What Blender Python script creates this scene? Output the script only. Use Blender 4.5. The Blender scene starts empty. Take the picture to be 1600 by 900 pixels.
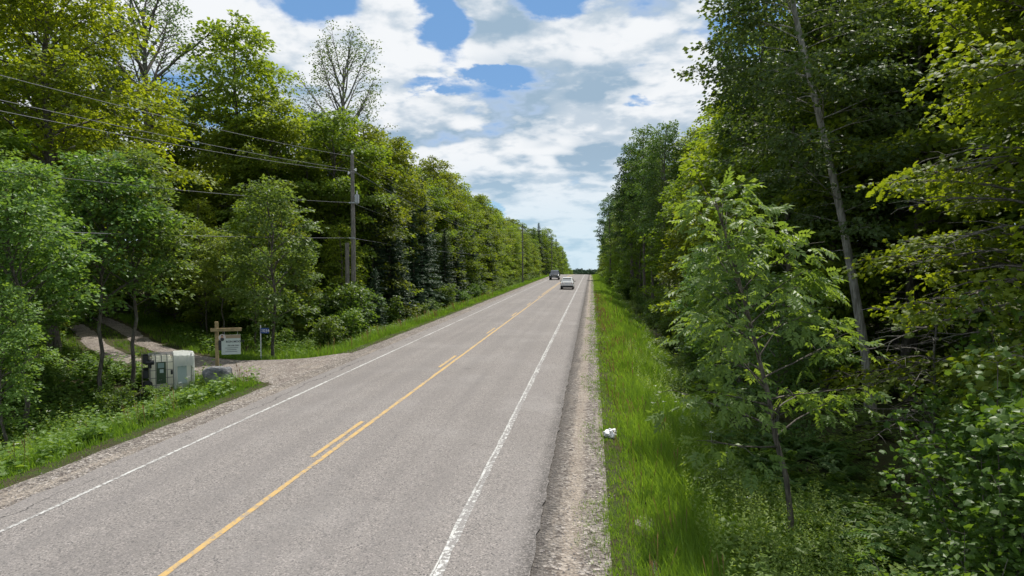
import bpy, bmesh, math, random
import numpy as np
from mathutils import Vector, Matrix

S = bpy.context.scene
C = S.collection
rng = np.random.default_rng(11)
random.seed(11)
R_ = math.radians

# ------------------------------------------------------------------ camera, world, sun, exposure
CAM_H = 4.2
cam = bpy.data.cameras.new('camera'); co = bpy.data.objects.new('camera', cam); C.objects.link(co)
cam.sensor_width = 36.0; cam.lens = 24.0; cam.clip_start = 0.1; cam.clip_end = 9000
co.location = (0, 0, CAM_H)
co.rotation_euler = (R_(90 - 2.40), 0, R_(6.68))
S.camera = co
S.render.resolution_x = 1024; S.render.resolution_y = 576

SUN_EL, SUN_AZ = 62.0, 17.0           # azimuth: degrees to the right of the road's direction (+Y)
sun_dir = Vector((math.sin(R_(SUN_AZ)) * math.cos(R_(SUN_EL)), math.cos(R_(SUN_AZ)) * math.cos(R_(SUN_EL)), math.sin(R_(SUN_EL))))
sl = bpy.data.lights.new('sun', 'SUN'); so = bpy.data.objects.new('sun', sl); C.objects.link(so)
sl.energy = 5.0; sl.angle = R_(0.5); sl.color = (1.0, 0.95, 0.87)
so.rotation_euler = sun_dir.to_track_quat('Z', 'Y').to_euler(); so.location = (20, 60, 80)

S.view_settings.view_transform = 'Standard'; S.view_settings.look = 'None'
S.view_settings.exposure = 0.0; S.view_settings.gamma = 1.0; S.view_settings.use_curve_mapping = False
S.cycles.max_bounces = 7; S.cycles.diffuse_bounces = 3; S.cycles.glossy_bounces = 2
S.cycles.transmission_bounces = 4; S.cycles.transparent_max_bounces = 6
S.cycles.caustics_reflective = False; S.cycles.caustics_refractive = False
S.cycles.use_denoising = True
S.cycles.sample_clamp_indirect = 6.0


class NT:
    """small helper for node trees"""
    def __init__(s, tree): s.t = tree; s.n = tree.nodes; s.l = tree.links
    def add(s, typ, **kw):
        nd = s.n.new(typ)
        for k, v in kw.items():
            if k.startswith('i_'):
                key = k[2:]; key = int(key) if key.isdigit() else key
                s.put(nd.inputs[key], v)
            else: setattr(nd, k, v)
        return nd
    def put(s, sock, v):
        if isinstance(v, bpy.types.NodeSocket): s.l.new(v, sock)
        elif v is not None: sock.default_value = v
    def math(s, op, a, b=None, c=None, clamp=False):
        nd = s.n.new('ShaderNodeMath'); nd.operation = op; nd.use_clamp = clamp
        s.put(nd.inputs[0], a); s.put(nd.inputs[1], b); s.put(nd.inputs[2], c)
        return nd.outputs[0]
    def vmath(s, op, a, b=None, scale=None):
        nd = s.n.new('ShaderNodeVectorMath'); nd.operation = op
        s.put(nd.inputs[0], a); s.put(nd.inputs[1], b)
        if scale is not None: s.put(nd.inputs['Scale'], scale)
        return nd.outputs['Value'] if op in ('DOT_PRODUCT', 'LENGTH', 'DISTANCE') else nd.outputs[0]
    def mix(s, f, a, b):
        nd = s.n.new('ShaderNodeMix'); nd.data_type = 'RGBA'
        s.put(nd.inputs[0], f); s.put(nd.inputs[6], a if not isinstance(a, tuple) else (*a, 1)[:4]); s.put(nd.inputs[7], b if not isinstance(b, tuple) else (*b, 1)[:4])
        return nd.outputs[2]
    def noise(s, vec, scale, detail=4, rough=0.55, dist=0.0, out=0):
        nd = s.n.new('ShaderNodeTexNoise'); s.put(nd.inputs['Vector'], vec)
        nd.inputs['Scale'].default_value = scale; nd.inputs['Detail'].default_value = detail
        nd.inputs['Roughness'].default_value = rough; nd.inputs['Distortion'].default_value = dist
        return nd.outputs[out]
    def ramp(s, f, lo, hi):
        nd = s.n.new('ShaderNodeMapRange'); nd.interpolation_type = 'SMOOTHSTEP'
        s.put(nd.inputs[0], f); nd.inputs[1].default_value = lo; nd.inputs[2].default_value = hi
        return nd.outputs[0]


W = bpy.data.worlds.new('World'); S.world = W; W.use_nodes = True
w = NT(W.node_tree); w.n.clear()
sky = w.add('ShaderNodeTexSky', sky_type='NISHITA', sun_disc=False)
sky.sun_elevation = R_(SUN_EL); sky.sun_rotation = R_(SUN_AZ); sky.altitude = 300; sky.air_density = 1.0; sky.dust_density = 0.6; sky.ozone_density = 1.6
tc = w.add('ShaderNodeTexCoord')
D = tc.outputs['Generated']
sep = w.add('ShaderNodeSeparateXYZ'); w.put(sep.inputs[0], D)
dz = w.math('MAXIMUM', sep.outputs[2], 0.0)
# cloud space: directions flattened towards the horizon, as a cloud layer is
flat = w.math('DIVIDE', 1.0, w.math('ADD', dz, 0.34))
comb = w.add('ShaderNodeCombineXYZ')
w.put(comb.inputs[0], w.math('MULTIPLY', sep.outputs[0], flat)); w.put(comb.inputs[1], w.math('MULTIPLY', sep.outputs[1], flat))
w.put(comb.inputs[2], w.math('MULTIPLY', dz, w.math('MULTIPLY', flat, 2.2)))
P = comb.outputs[0]
# open blue gaps between the cumulus banks: (azimuth deg from the road, elevation deg, half width, half height)
gaps = [(-12.6, 18.6, 2.5, 3.4, 1.45), (-4.5, 20.4, 5.5, 1.5), (-22.5, 19.8, 3.6, 2.2), (-17.5, 21.5, 1.6, 1.2), (-14.0, 14.4, 3.4, 0.8), (12.5, 17.0, 2.4, 1.6), (-8.6, 15.4, 3.0, 0.7, 1.0), (4.5, 12.4, 1.6, 0.6, .7),
        (-9.0, 3.6, 3.0, 0.5), (34, 24, 9, 5), (70, 30, 12, 8), (-60, 34, 14, 8), (130, 28, 14, 9), (-120, 25, 14, 7), (180, 40, 20, 9), (10, 45, 12, 7), (-40, 55, 16, 8)]
warp = w.noise(P, 5.0, 6, 0.6, 0, out=1)
Dw = w.vmath('ADD', D, w.vmath('SCALE', w.vmath('SUBTRACT', warp, (0.5, 0.5, 0.5)), None, 0.09))
sw = w.add('ShaderNodeSeparateXYZ'); w.put(sw.inputs[0], Dw)
az = w.math('ARCTAN2', sw.outputs[0], sw.outputs[1]); el = w.math('ARCSINE', sw.outputs[2])
gapsum = None
for a, e, ha, he, *wt in gaps:
    u = w.math('DIVIDE', w.math('SUBTRACT', az, R_(a)), R_(ha)); v = w.math('DIVIDE', w.math('SUBTRACT', el, R_(e)), R_(he))
    g = w.math('EXPONENT', w.math('MULTIPLY', w.math('ADD', w.math('MULTIPLY', u, u), w.math('MULTIPLY', v, v)), -0.8))
    if wt: g = w.math('MULTIPLY', g, wt[0])
    gapsum = g if gapsum is None else w.math('MAXIMUM', gapsum, g)
def billow(vec, sc, det):
    # rounded puffs: folded noise, bright lumps with creases between
    n = w.noise(vec, sc, det, 0.5, 0.15)
    return w.math('SUBTRACT', 1.0, w.math('MULTIPLY', w.math('ABSOLUTE', w.math('SUBTRACT', n, 0.5)), 4.0))
def dens(vec):
    a = w.noise(vec, 2.3, 8, 0.52, 0.1)
    b = w.math('ADD', w.math('MULTIPLY', billow(vec, 6.5, 6), 0.75), w.math('MULTIPLY', billow(vec, 14.0, 4), 0.35))
    return w.math('ADD', w.math('MULTIPLY', a, 0.90), w.math('MULTIPLY', b, 0.07))
d0 = dens(P)
d1 = dens(w.vmath("ADD", P, (0.010, 0.0, 0.055)))
d2 = w.noise(w.vmath('ADD', P, (0.02, 0.0, 0.12)), 2.3, 3, 0.5)
d3 = w.noise(P, 2.3, 3, 0.5)
lowc = w.math('MULTIPLY', w.math('SUBTRACT', 1.0, w.ramp(dz, 0.05, 0.22)), 0.07)
cover = w.ramp(w.math('SUBTRACT', w.math('ADD', d0, w.math('ADD', lowc, 0.10)), w.math('MULTIPLY', gapsum, 0.26)), 0.440, 0.535)
lit = w.ramp(w.math("SUBTRACT", d0, d1), -0.060, 0.035)
low = w.ramp(w.math('SUBTRACT', d3, d2), -0.07, 0.05)
thick = w.ramp(w.noise(w.vmath('ADD', P, (3.1, 1.7, 0.4)), 2.6, 5, 0.5, 0.1), 0.36, 0.66)
shade = w.math('ADD', w.math('MULTIPLY', w.math('SUBTRACT', 1.0, lit), 0.62), w.math('MULTIPLY', w.math('MULTIPLY', w.math('SUBTRACT', 1.0, low), thick), 0.75), None, True)
shade = w.math('MINIMUM', shade, w.math('MULTIPLY', cover, 1.0))
ccol = w.mix(shade, (0.93, 0.95, 0.97), (0.35, 0.48, 0.61))
# towards the horizon the cloud and the blue both pale
hz = w.ramp(dz, 0.0, 0.17)
ccol = w.mix(w.math('MULTIPLY', w.math('SUBTRACT', 1.0, hz), 0.50), ccol, (0.60, 0.79, 0.90))
blue = w.mix(0.6, w.vmath('SCALE', sky.outputs[0], None, 0.1), (0.15, 0.38, 0.76))
blue = w.mix(w.math('MULTIPLY', w.math('SUBTRACT', 1.0, hz), 0.85), blue, (0.46, 0.74, 0.90))
skyc = w.mix(w.math('MULTIPLY', cover, w.math('MULTIPLY_ADD', hz, 0.26, 0.72)), blue, ccol)
bg = w.add('ShaderNodeBackground'); w.put(bg.inputs[0], w.vmath('SCALE', skyc, None, 10.0)); bg.inputs[1].default_value = 0.1
w.l.new(bg.outputs[0], w.add('ShaderNodeOutputWorld').inputs[0])

# ------------------------------------------------------------------ materials
def mat(name):
    m = bpy.data.materials.new(name); m.use_nodes = True
    t = NT(m.node_tree); b = t.n['Principled BSDF']
    return m, t, b

def plain(name, col, rough=0.6, metal=0.0, spec=0.5, var=0.0, scale=6.0, bump=0.0):
    m, t, b = mat(name)
    b.inputs['Roughness'].default_value = rough; b.inputs['Metallic'].default_value = metal; b.inputs['Specular IOR Level'].default_value = spec
    tcn = t.add('ShaderNodeTexCoord').outputs['Object']
    nz = t.noise(tcn, scale, 5, 0.6)
    if var > 0:
        c2 = tuple(max(0, c * (1 - var)) for c in col)
        t.put(b.inputs['Base Color'], t.mix(t.ramp(nz, 0.35, 0.65), col, c2))
    else: b.inputs['Base Color'].default_value = (*col, 1)
    if bump > 0:
        bp = t.add('ShaderNodeBump'); bp.inputs['Strength'].default_value = bump; bp.inputs['Distance'].default_value = 0.02
        t.put(bp.inputs['Height'], nz); t.put(b.inputs['Normal'], bp.outputs[0])
    return m

def leaf_mat(name, dark, light, trans=0.4, rough=0.42, spec=0.5, hv=0.25, tcol=None):
    """dark..light by the per-leaf 'tint'; object colour multiplies; part of the light passes through"""
    m, t, b = mat(name)
    at = t.add('ShaderNodeAttribute', attribute_name='tint').outputs['Fac']
    oi = t.add('ShaderNodeObjectInfo')
    col = t.mix(at, dark, light)
    hsv = t.add('ShaderNodeHueSaturation'); t.put(hsv.inputs['Color'], col)
    t.put(hsv.inputs['Hue'], t.math('MULTIPLY_ADD', oi.outputs['Random'], -0.035, 0.517))
    t.put(hsv.inputs['Value'], t.math('MULTIPLY_ADD', t.math('FRACT', t.math('MULTIPLY', oi.outputs['Random'], 7.31)), hv * 2, 1 - hv))
    mul = t.add('ShaderNodeMix', data_type='RGBA', blend_type='MULTIPLY'); mul.inputs[0].default_value = 1
    t.put(mul.inputs[6], hsv.outputs[0]); t.put(mul.inputs[7], oi.outputs['Color'])
    c = mul.outputs[2]
    t.put(b.inputs['Base Color'], c); b.inputs['Roughness'].default_value = rough; b.inputs['Specular IOR Level'].default_value = spec
    tr = t.add('ShaderNodeBsdfTranslucent')
    tm = t.add('ShaderNodeMix', data_type='RGBA', blend_type='MULTIPLY'); tm.inputs[0].default_value = 1
    t.put(tm.inputs[6], c); tm.inputs[7].default_value = (*(tcol or (2.6, 2.3, 0.9)), 1)
    t.put(tr.inputs[0], tm.outputs[2])
    mx = t.add('ShaderNodeMixShader'); mx.inputs[0].default_value = trans
    t.l.new(b.outputs[0], mx.inputs[1]); t.l.new(tr.outputs[0], mx.inputs[2])
    t.l.new(mx.outputs[0], t.n['Material Output'].inputs[0])
    return m

M = {}
M['maple'] = leaf_mat('maple_leaf', (0.068, 0.118, 0.016), (0.168, 0.232, 0.030), 0.45, 0.55, 0.28)
M['ash'] = leaf_mat('ash_leaf', (0.062, 0.112, 0.024), (0.135, 0.200, 0.050), 0.40, 0.48, 0.40)
M['poplar'] = leaf_mat('poplar_leaf', (0.045, 0.090, 0.022), (0.105, 0.165, 0.050), 0.32, 0.5, 0.3)
M['needle'] = leaf_mat('spruce_needle', (0.028, 0.066, 0.028), (0.062, 0.118, 0.048), 0.12, 0.5, 0.4, 0.2, (1.3, 1.3, 0.9))
M['shrub'] = leaf_mat('shrub_leaf', (0.055, 0.110, 0.020), (0.130, 0.205, 0.042), 0.38, 0.45, 0.35)
M['grass'] = leaf_mat('grass_blade', (0.070, 0.145, 0.018), (0.180, 0.285, 0.048), 0.45, 0.6, 0.2, 0.0, (2.25, 2.25, 0.8))
M['weed'] = leaf_mat('weed_leaf', (0.065, 0.135, 0.022), (0.175, 0.265, 0.060), 0.38, 0.5, 0.35, 0.0)
M['fern'] = leaf_mat('fern_frond', (0.060, 0.120, 0.025), (0.120, 0.190, 0.050), 0.4, 0.5, 0.35, 0.1)
M['flower'] = plain('flower_white', (0.80, 0.80, 0.74), 0.7)

def bark(name, c1, c2, sc=14):
    m, t, b = mat(name)
    tcn = t.add('ShaderNodeTexCoord').outputs['Object']
    mp = t.add('ShaderNodeMapping'); t.put(mp.inputs[0], tcn); mp.inputs['Scale'].default_value = (1, 1, 0.16)
    n1 = t.noise(mp.outputs[0], sc * 1.6, 6, 0.65, 0.4); n2 = t.noise(tcn, 1.3, 3)
    c = t.mix(t.ramp(n1, 0.38, 0.62), c1, c2)
    c = t.mix(t.ramp(n2, 0.55, 0.75), c, (0.16, 0.18, 0.12))
    t.put(b.inputs['Base Color'], c); b.inputs['Roughness'].default_value = 0.9
    bp = t.add('ShaderNodeBump'); bp.inputs['Strength'].default_value = 0.8; bp.inputs['Distance'].default_value = 0.03
    t.put(bp.inputs['Height'], n1); t.put(b.inputs['Normal'], bp.outputs[0])
    return m
M['bark'] = bark('maple_bark', (0.06, 0.05, 0.042), (0.17, 0.15, 0.125))
M['palebark'] = bark('poplar_bark', (0.17, 0.16, 0.135), (0.40, 0.38, 0.33), 8)
M['greybark'] = bark('dead_wood', (0.10, 0.09, 0.08), (0.22, 0.20, 0.18), 12)

def road_mat():
    m, t, b = mat('asphalt')
    P = t.add('ShaderNodeTexCoord').outputs['Object']
    sp = t.add('ShaderNodeSeparateXYZ'); t.put(sp.inputs[0], P)
    fine = t.noise(P, 55, 2, 0.8)
    vor = t.add('ShaderNodeTexVoronoi'); t.put(vor.inputs['Vector'], P); vor.inputs['Scale'].default_value = 42
    vs = t.add('ShaderNodeSeparateXYZ'); t.put(vs.inputs[0], vor.outputs['Color'])
    mp = t.add('ShaderNodeMapping'); t.put(mp.inputs[0], P); mp.inputs['Scale'].default_value = (1, 0.06, 1)
    streak = t.noise(mp.outputs[0], 1.3, 4, 0.6)
    blot = t.noise(P, 0.35, 5, 0.6)
    c = t.mix(t.ramp(fine, 0.30, 0.70), (0.138, 0.124, 0.115), (0.272, 0.250, 0.236))
    c = t.mix(t.math('MULTIPLY', t.ramp(vs.outputs[0], 0.72, 0.98), 0.45), c, (0.44, 0.39, 0.37))
    c = t.mix(t.math('MULTIPLY', t.ramp(vs.outputs[1], 0.72, 0.98), 0.75), c, (0.06, 0.058, 0.06))
    c = t.mix(t.math('MULTIPLY', t.ramp(streak, 0.42, 0.68), 0.30), c, (0.19, 0.175, 0.17))
    c = t.mix(t.math('MULTIPLY', t.ramp(blot, 0.45, 0.75), 0.22), c, (0.33, 0.315, 0.305))
    sx = sp.outputs[0]
    wob = t.math('MULTIPLY', t.math('SUBTRACT', t.noise(mp.outputs[0], 0.8, 3), 0.5), 0.5)
    tracks = None
    for xc in (-8.15, -6.55, -4.65, -2.95):
        g_ = t.math('SUBTRACT', 1.0, t.ramp(t.math('ABSOLUTE', t.math('SUBTRACT', t.math('ADD', sx, wob), xc)), 0.10, 0.50)); tracks = g_ if tracks is None else t.math('MAXIMUM', tracks, g_)
    c = t.mix(t.math('MULTIPLY', tracks, 0.20), c, (0.125, 0.115, 0.112))
    for xc in (-7.35, -3.80):     # oil drip line down each lane
        g_ = t.math('SUBTRACT', 1.0, t.ramp(t.math('ABSOLUTE', t.math('SUBTRACT', t.math('ADD', sx, wob), xc)), 0.02, 0.28))
        c = t.mix(t.math('MULTIPLY', g_, t.math('MULTIPLY', t.ramp(streak, 0.35, 0.6), 0.22)), c, (0.10, 0.092, 0.09))
    big_ = t.noise(P, 0.11, 3, 0.6)
    c = t.mix(t.math('MULTIPLY', t.ramp(big_, 0.48, 0.56), 0.13), c, (0.12, 0.11, 0.105))
    # oil-darkened lane middles are faint; the right pavement edge is stained dark by loose binder
    edge = t.math('MULTIPLY', t.ramp(t.math('ADD', sp.outputs[0], t.math('MULTIPLY', t.noise(P, 1.6, 5, 0.7), 0.34)), -0.98, -0.66), 0.85)
    c = t.mix(t.math('MULTIPLY', edge, t.math('MULTIPLY_ADD', t.ramp(vs.outputs[0], 0.3, 0.8), -0.75, 1.0)), c, (0.062, 0.056, 0.052))
    # cracks: ragged lines on the left paved shoulder and a few thin transverse ones
    wv = t.noise(P, 0.55, 5, 0.65)
    cx = t.math('ABSOLUTE', t.math('SUBTRACT', sp.outputs[0], t.math('MULTIPLY_ADD', wv, 1.3, -10.22)))
    crk = t.math('MULTIPLY', t.math('SUBTRACT', 1.0, t.ramp(cx, 0.006, 0.030)), t.ramp(t.noise(P, 0.28, 2), 0.47, 0.54))
    wv2 = t.noise(P, 0.9, 5, 0.7)
    fr = t.math('FRACT', t.math('DIVIDE', t.math('ADD', sp.outputs[1], t.math('MULTIPLY', wv2, 2.2)), 10.7))
    cr2 = t.math('MULTIPLY', t.math('SUBTRACT', 1.0, t.ramp(t.math('ABSOLUTE', t.math('SUBTRACT', fr, 0.5)), 0.0006, 0.0022)), t.ramp(t.noise(P, 0.33, 2), 0.52, 0.58))
    c = t.mix(t.math('MULTIPLY', t.math('MAXIMUM', crk, cr2), 0.85), c, (0.035, 0.033, 0.032))
    t.put(b.inputs['Base Color'], c); b.inputs['Roughness'].default_value = 0.85; b.inputs['Specular IOR Level'].default_value = 0.35
    bp = t.add('ShaderNodeBump'); bp.inputs['Strength'].default_value = 0.6; bp.inputs['Distance'].default_value = 0.006
    t.put(bp.inputs['Height'], t.math('ADD', fine, vor.outputs['Distance'])); t.put(b.inputs['Normal'], bp.outputs[0])
    return m
M['road'] = road_mat()

def gravel_mat(name, base, lightc, darkc, stain=False):
    m, t, b = mat(name)
    P = t.add('ShaderNodeTexCoord').outputs['Object']
    v = t.add('ShaderNodeTexVoronoi'); t.put(v.inputs['Vector'], P); v.inputs['Scale'].default_value = 19
    vs = t.add('ShaderNodeSeparateXYZ'); t.put(vs.inputs[0], v.outputs['Color'])
    v2 = t.add('ShaderNodeTexVoronoi'); t.put(v2.inputs['Vector'], P); v2.inputs['Scale'].default_value = 70
    v2s = t.add('ShaderNodeSeparateXYZ'); t.put(v2s.inputs[0], v2.outputs['Color'])
    n = t.noise(P, 1.1, 6, 0.65)
    mp = t.add('ShaderNodeMapping'); t.put(mp.inputs[0], P); mp.inputs['Scale'].default_value = (1, 0.10, 1)
    st = t.noise(mp.outputs[0], 3.2, 4, 0.6)
    c = t.mix(t.ramp(v2s.outputs[0], 0.1, 0.9), base, lightc)
    c = t.mix(t.math('MULTIPLY', t.ramp(vs.outputs[0], 0.60, 0.8), 0.95), c, tuple(q * .8 for q in darkc))
    c = t.mix(t.math('MULTIPLY', t.ramp(vs.outputs[1], 0.82, 0.95), 0.7), c, (0.55, 0.50, 0.46))
    c = t.mix(t.math('MULTIPLY', t.ramp(n, 0.45, 0.65), 0.45), c, darkc)
    c = t.mix(t.math('MULTIPLY', t.ramp(st, 0.50, 0.68), 0.45), c, (0.40, 0.34, 0.28))
    if stain:   # crumbled dark binder scattered from the pavement edge
        sp = t.add('ShaderNodeSeparateXYZ'); t.put(sp.inputs[0], P)
        w_ = t.math('MULTIPLY', t.math('SUBTRACT', t.noise(P, 2.2, 6, 0.75), 0.5), 0.55)
        m1 = t.math('SUBTRACT', 1.0, t.ramp(t.math('ADD', sp.outputs[0], w_), -0.80, -0.38))
        m1 = t.math('MULTIPLY', m1, t.math('GREATER_THAN', sp.outputs[0], -5.0))
        c = t.mix(t.math('MULTIPLY', m1, t.math('MULTIPLY_ADD', t.ramp(v2s.outputs[1], 0.2, 0.8), 0.35, 0.62)), c, (0.072, 0.064, 0.059))
        rut = t.math('ABSOLUTE', t.math('ADD', t.math('ADD', sp.outputs[0], 0.28), t.math('MULTIPLY', w_, 0.5)))
        c = t.mix(t.math('MULTIPLY', t.math('SUBTRACT', 1.0, t.ramp(rut, 0.05, 0.22)), 0.45), c, (0.42, 0.35, 0.285))
    t.put(b.inputs['Base Color'], c); b.inputs['Roughness'].default_value = 0.95
    bp = t.add('ShaderNodeBump'); bp.inputs['Strength'].default_value = 1.0; bp.inputs['Distance'].default_value = 0.03
    t.put(bp.inputs['Height'], t.math('ADD', t.math('MULTIPLY', v.outputs['Distance'], 2.0), t.math('MULTIPLY', n, 3.0))); t.put(b.inputs['Normal'], bp.outputs[0])
    return m
M['gravel'] = gravel_mat('gravel', (0.180, 0.158, 0.137), (0.325, 0.288, 0.252), (0.115, 0.092, 0.080), True)
M['drive'] = gravel_mat('driveway_gravel', (0.215, 0.188, 0.163), (0.365, 0.322, 0.285), (0.16, 0.125, 0.11))

def ground_mat():
    m, t, b = mat('ground_soil')
    P = t.add('ShaderNodeTexCoord').outputs['Object']
    n1 = t.noise(P, 1.2, 7, 0.65); n2 = t.noise(P, 14, 5, 0.7); n3 = t.noise(P, 0.25, 4)
    c = t.mix(t.ramp(n1, 0.4, 0.62), (0.055, 0.042, 0.026), (0.050, 0.075, 0.018))
    c = t.mix(t.ramp(n2, 0.45, 0.7), c, (0.085, 0.095, 0.028))
    c = t.mix(t.math('MULTIPLY', t.ramp(n3, 0.5, 0.65), 0.4), c, (0.11, 0.085, 0.05))
    t.put(b.inputs['Base Color'], c); b.inputs['Roughness'].default_value = 0.97; b.inputs['Specular IOR Level'].default_value = 0.2
    bp = t.add('ShaderNodeBump'); bp.inputs['Strength'].default_value = 1.0; bp.inputs['Distance'].default_value = 0.08
    t.put(bp.inputs['Height'], t.math('ADD', n1, n2)); t.put(b.inputs['Normal'], bp.outputs[0])
    return m
M['ground'] = ground_mat()

def paint(name, col, wear_lo, wear_hi, sc=9):
    m, t, b = mat(name)
    P = t.add('ShaderNodeTexCoord').outputs['Object']
    n = t.noise(P, sc, 6, 0.75); f = t.noise(P, 55, 2, 0.8); big = t.noise(P, 0.5, 3)
    worn = t.ramp(t.math('ADD', n, t.math('MULTIPLY', t.math('SUBTRACT', big, 0.5), 0.3)), wear_lo, wear_hi)
    asp = t.mix(t.ramp(f, 0.3, 0.7), (0.13, 0.12, 0.115), (0.30, 0.285, 0.275))
    pc = t.mix(t.math('MULTIPLY', t.ramp(f, 0.45, 0.8), 0.45), col, tuple(c * 0.55 for c in col))
    t.put(b.inputs['Base Color'], t.mix(worn, pc, asp)); b.inputs['Roughness'].default_value = 0.75
    return m
M['yellow'] = paint('yellow_road_paint', (0.50, 0.325, 0.11), 0.44, 0.66)
M['white'] = paint('white_road_paint', (0.54, 0.54, 0.52), 0.42, 0.58, 10)
M['whiteworn'] = paint('worn_white_road_paint', (0.56, 0.56, 0.54), 0.42, 0.47, 9)

# ------------------------------------------------------------------ mesh helpers
def mesh_np(name, V, F, mats, tint=None, midx=None, smooth=False):
    """F: (n,3) or (n,4) int array"""
    V = np.asarray(V, np.float32); F = np.asarray(F, np.int32)
    me = bpy.data.meshes.new(name)
    me.vertices.add(len(V)); me.vertices.foreach_set('co', V.ravel())
    k = F.shape[1]
    me.loops.add(F.size); me.loops.foreach_set('vertex_index', F.ravel())
    me.polygons.add(len(F)); me.polygons.foreach_set('loop_start', np.arange(0, F.size, k, dtype=np.int32))
    try: me.polygons.foreach_set('loop_total', np.full(len(F), k, np.int32))
    except Exception: pass
    for mm in (mats if isinstance(mats, (list, tuple)) else [mats]): me.materials.append(mm)
    if midx is not None: me.polygons.foreach_set('material_index', np.asarray(midx, np.int32))
    me.polygons.foreach_set('use_smooth', np.full(len(F), smooth, bool))
    if tint is not None:
        a = me.attributes.new('tint', 'FLOAT', 'POINT'); a.data.foreach_set('value', np.asarray(tint, np.float32))
    me.update(calc_edges=True)
    return me

def link(name, me, parent=None, loc=(0, 0, 0), rot=(0, 0, 0), scale=(1, 1, 1)):
    o = bpy.data.objects.new(name, me); C.objects.link(o)
    o.location = loc; o.rotation_euler = rot; o.scale = scale
    if parent is not None: o.parent = parent
    return o

def tag(o, label=None, cat=None, group=None, kind=None):
    if label: o['label'] = label
    if cat: o['category'] = cat
    if group: o['group'] = group
    if kind: o['kind'] = kind
    return o

def nrm(a): return a / np.maximum(np.linalg.norm(a, axis=-1, keepdims=True), 1e-9)

def frames(d, n):
    """columns: side, long axis d, normal"""
    d = nrm(d); s = nrm(np.cross(d, n)); n2 = np.cross(s, d)
    return np.stack([s, d, n2], axis=1)          # (N,3,3): rows are axes

def stamp(TV, TF, pos, fr, sc):
    """place template TV/TF N times -> V,F"""
    N = len(pos); k = len(TV)
    V = np.einsum('kj,nji->nki', TV, fr) * np.asarray(sc)[:, None, None] + pos[:, None, :]
    F = TF[None] + (np.arange(N) * k)[:, None, None]
    return V.reshape(-1, 3), F.reshape(-1, TF.shape[1])

def cat_vf(parts):
    V = []; F = []; T = []; o = 0
    for p in parts:
        v, f = p[0], p[1]
        V.append(v); F.append(f + o); o += len(v)
        if len(p) > 2: T.append(p[2])
    return np.concatenate(V), np.concatenate(F), (np.concatenate(T) if T else None)

def tube(P, r, sides=6):
    P = np.asarray(P, float); r = np.asarray(r, float); n = len(P)
    d = np.gradient(P, axis=0); d = nrm(d)
    ref = np.array([0, 0, 1.0]) if abs(d[0, 2]) < 0.8 else np.array([1.0, 0, 0])
    a = nrm(np.cross(d, ref)); b = np.cross(d, a)
    th = np.arange(sides) * 2 * np.pi / sides
    V = P[:, None] + r[:, None, None] * (np.cos(th)[None, :, None] * a[:, None] + np.sin(th)[None, :, None] * b[:, None])
    i = np.arange(n - 1)[:, None] * sides; j = np.arange(sides)[None]; j2 = (j + 1) % sides
    F = np.stack([i + j, i + j2, i + sides + j2, i + sides + j], -1).reshape(-1, 4)
    return V.reshape(-1, 3), F

# leaf templates: x side, y along, z up
LEAF = (np.array([[0, 0, 0], [-.38, .45, .07], [0, 1, -.05], [.38, .45, .07]], float), np.array([[0, 3, 2], [0, 2, 1]]))
def maple_t():
    o = [(0, 0), (.22, .02), (.50, -.04), (.34, .26), (.60, .52), (.24, .55), (.0, 1.0), (-.24, .55), (-.60, .52), (-.34, .26), (-.50, -.04), (-.22, .02)]
    V = np.array([(x, y, -0.22 * abs(x) + (-.10 if y > .9 else 0)) for x, y in o])
    V = np.vstack([V, [[0, .30, .05]]])
    F = [(12, i, (i + 1) % 12) for i in range(12)]
    return V, np.array(F)
MAPLE = maple_t()
MAPLE6 = (np.array([[0, 0, 0], [.48, .02, -.08], [.30, .30, 0], [.55, .55, -.12], [0, 1, -.08], [-.55, .55, -.12], [-.30, .30, 0], [-.48, .02, -.08]], float),
          np.array([[0, 1, 2], [0, 2, 6], [2, 3, 4], [2, 4, 6], [6, 4, 5], [0, 6, 7]]))
def ash_t():
    V = []; F = []
    def lf(x, y, ang, L, dr):
        b = len(V); c, s = math.cos(ang), math.sin(ang)
        for (px, py, pz) in ((0, 0, 0), (-.30, .40, .07), (0, 1, -.16), (.30, .40, .07)):
            px *= L; py *= L; pz *= L
            V.append((x + px * c + py * s, y - px * s + py * c, pz - dr * py - 0.25 * y * y))
        F.append((b, b + 3, b + 2)); F.append((b, b + 2, b + 1))
    for y in (.28, .50, .72):
        lf(0, y, 1.05, .42, .25); lf(0, y, -1.05, .42, .25)
    lf(0, .85, 0, .42, .2)
    return np.array(V, float), np.array(F)
ASH = ash_t()
NEEDLE = (np.array([[-.10, 0, 0], [.10, 0, 0], [0, 1, -.06]], float), np.array([[0, 1, 2]]))

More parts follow.
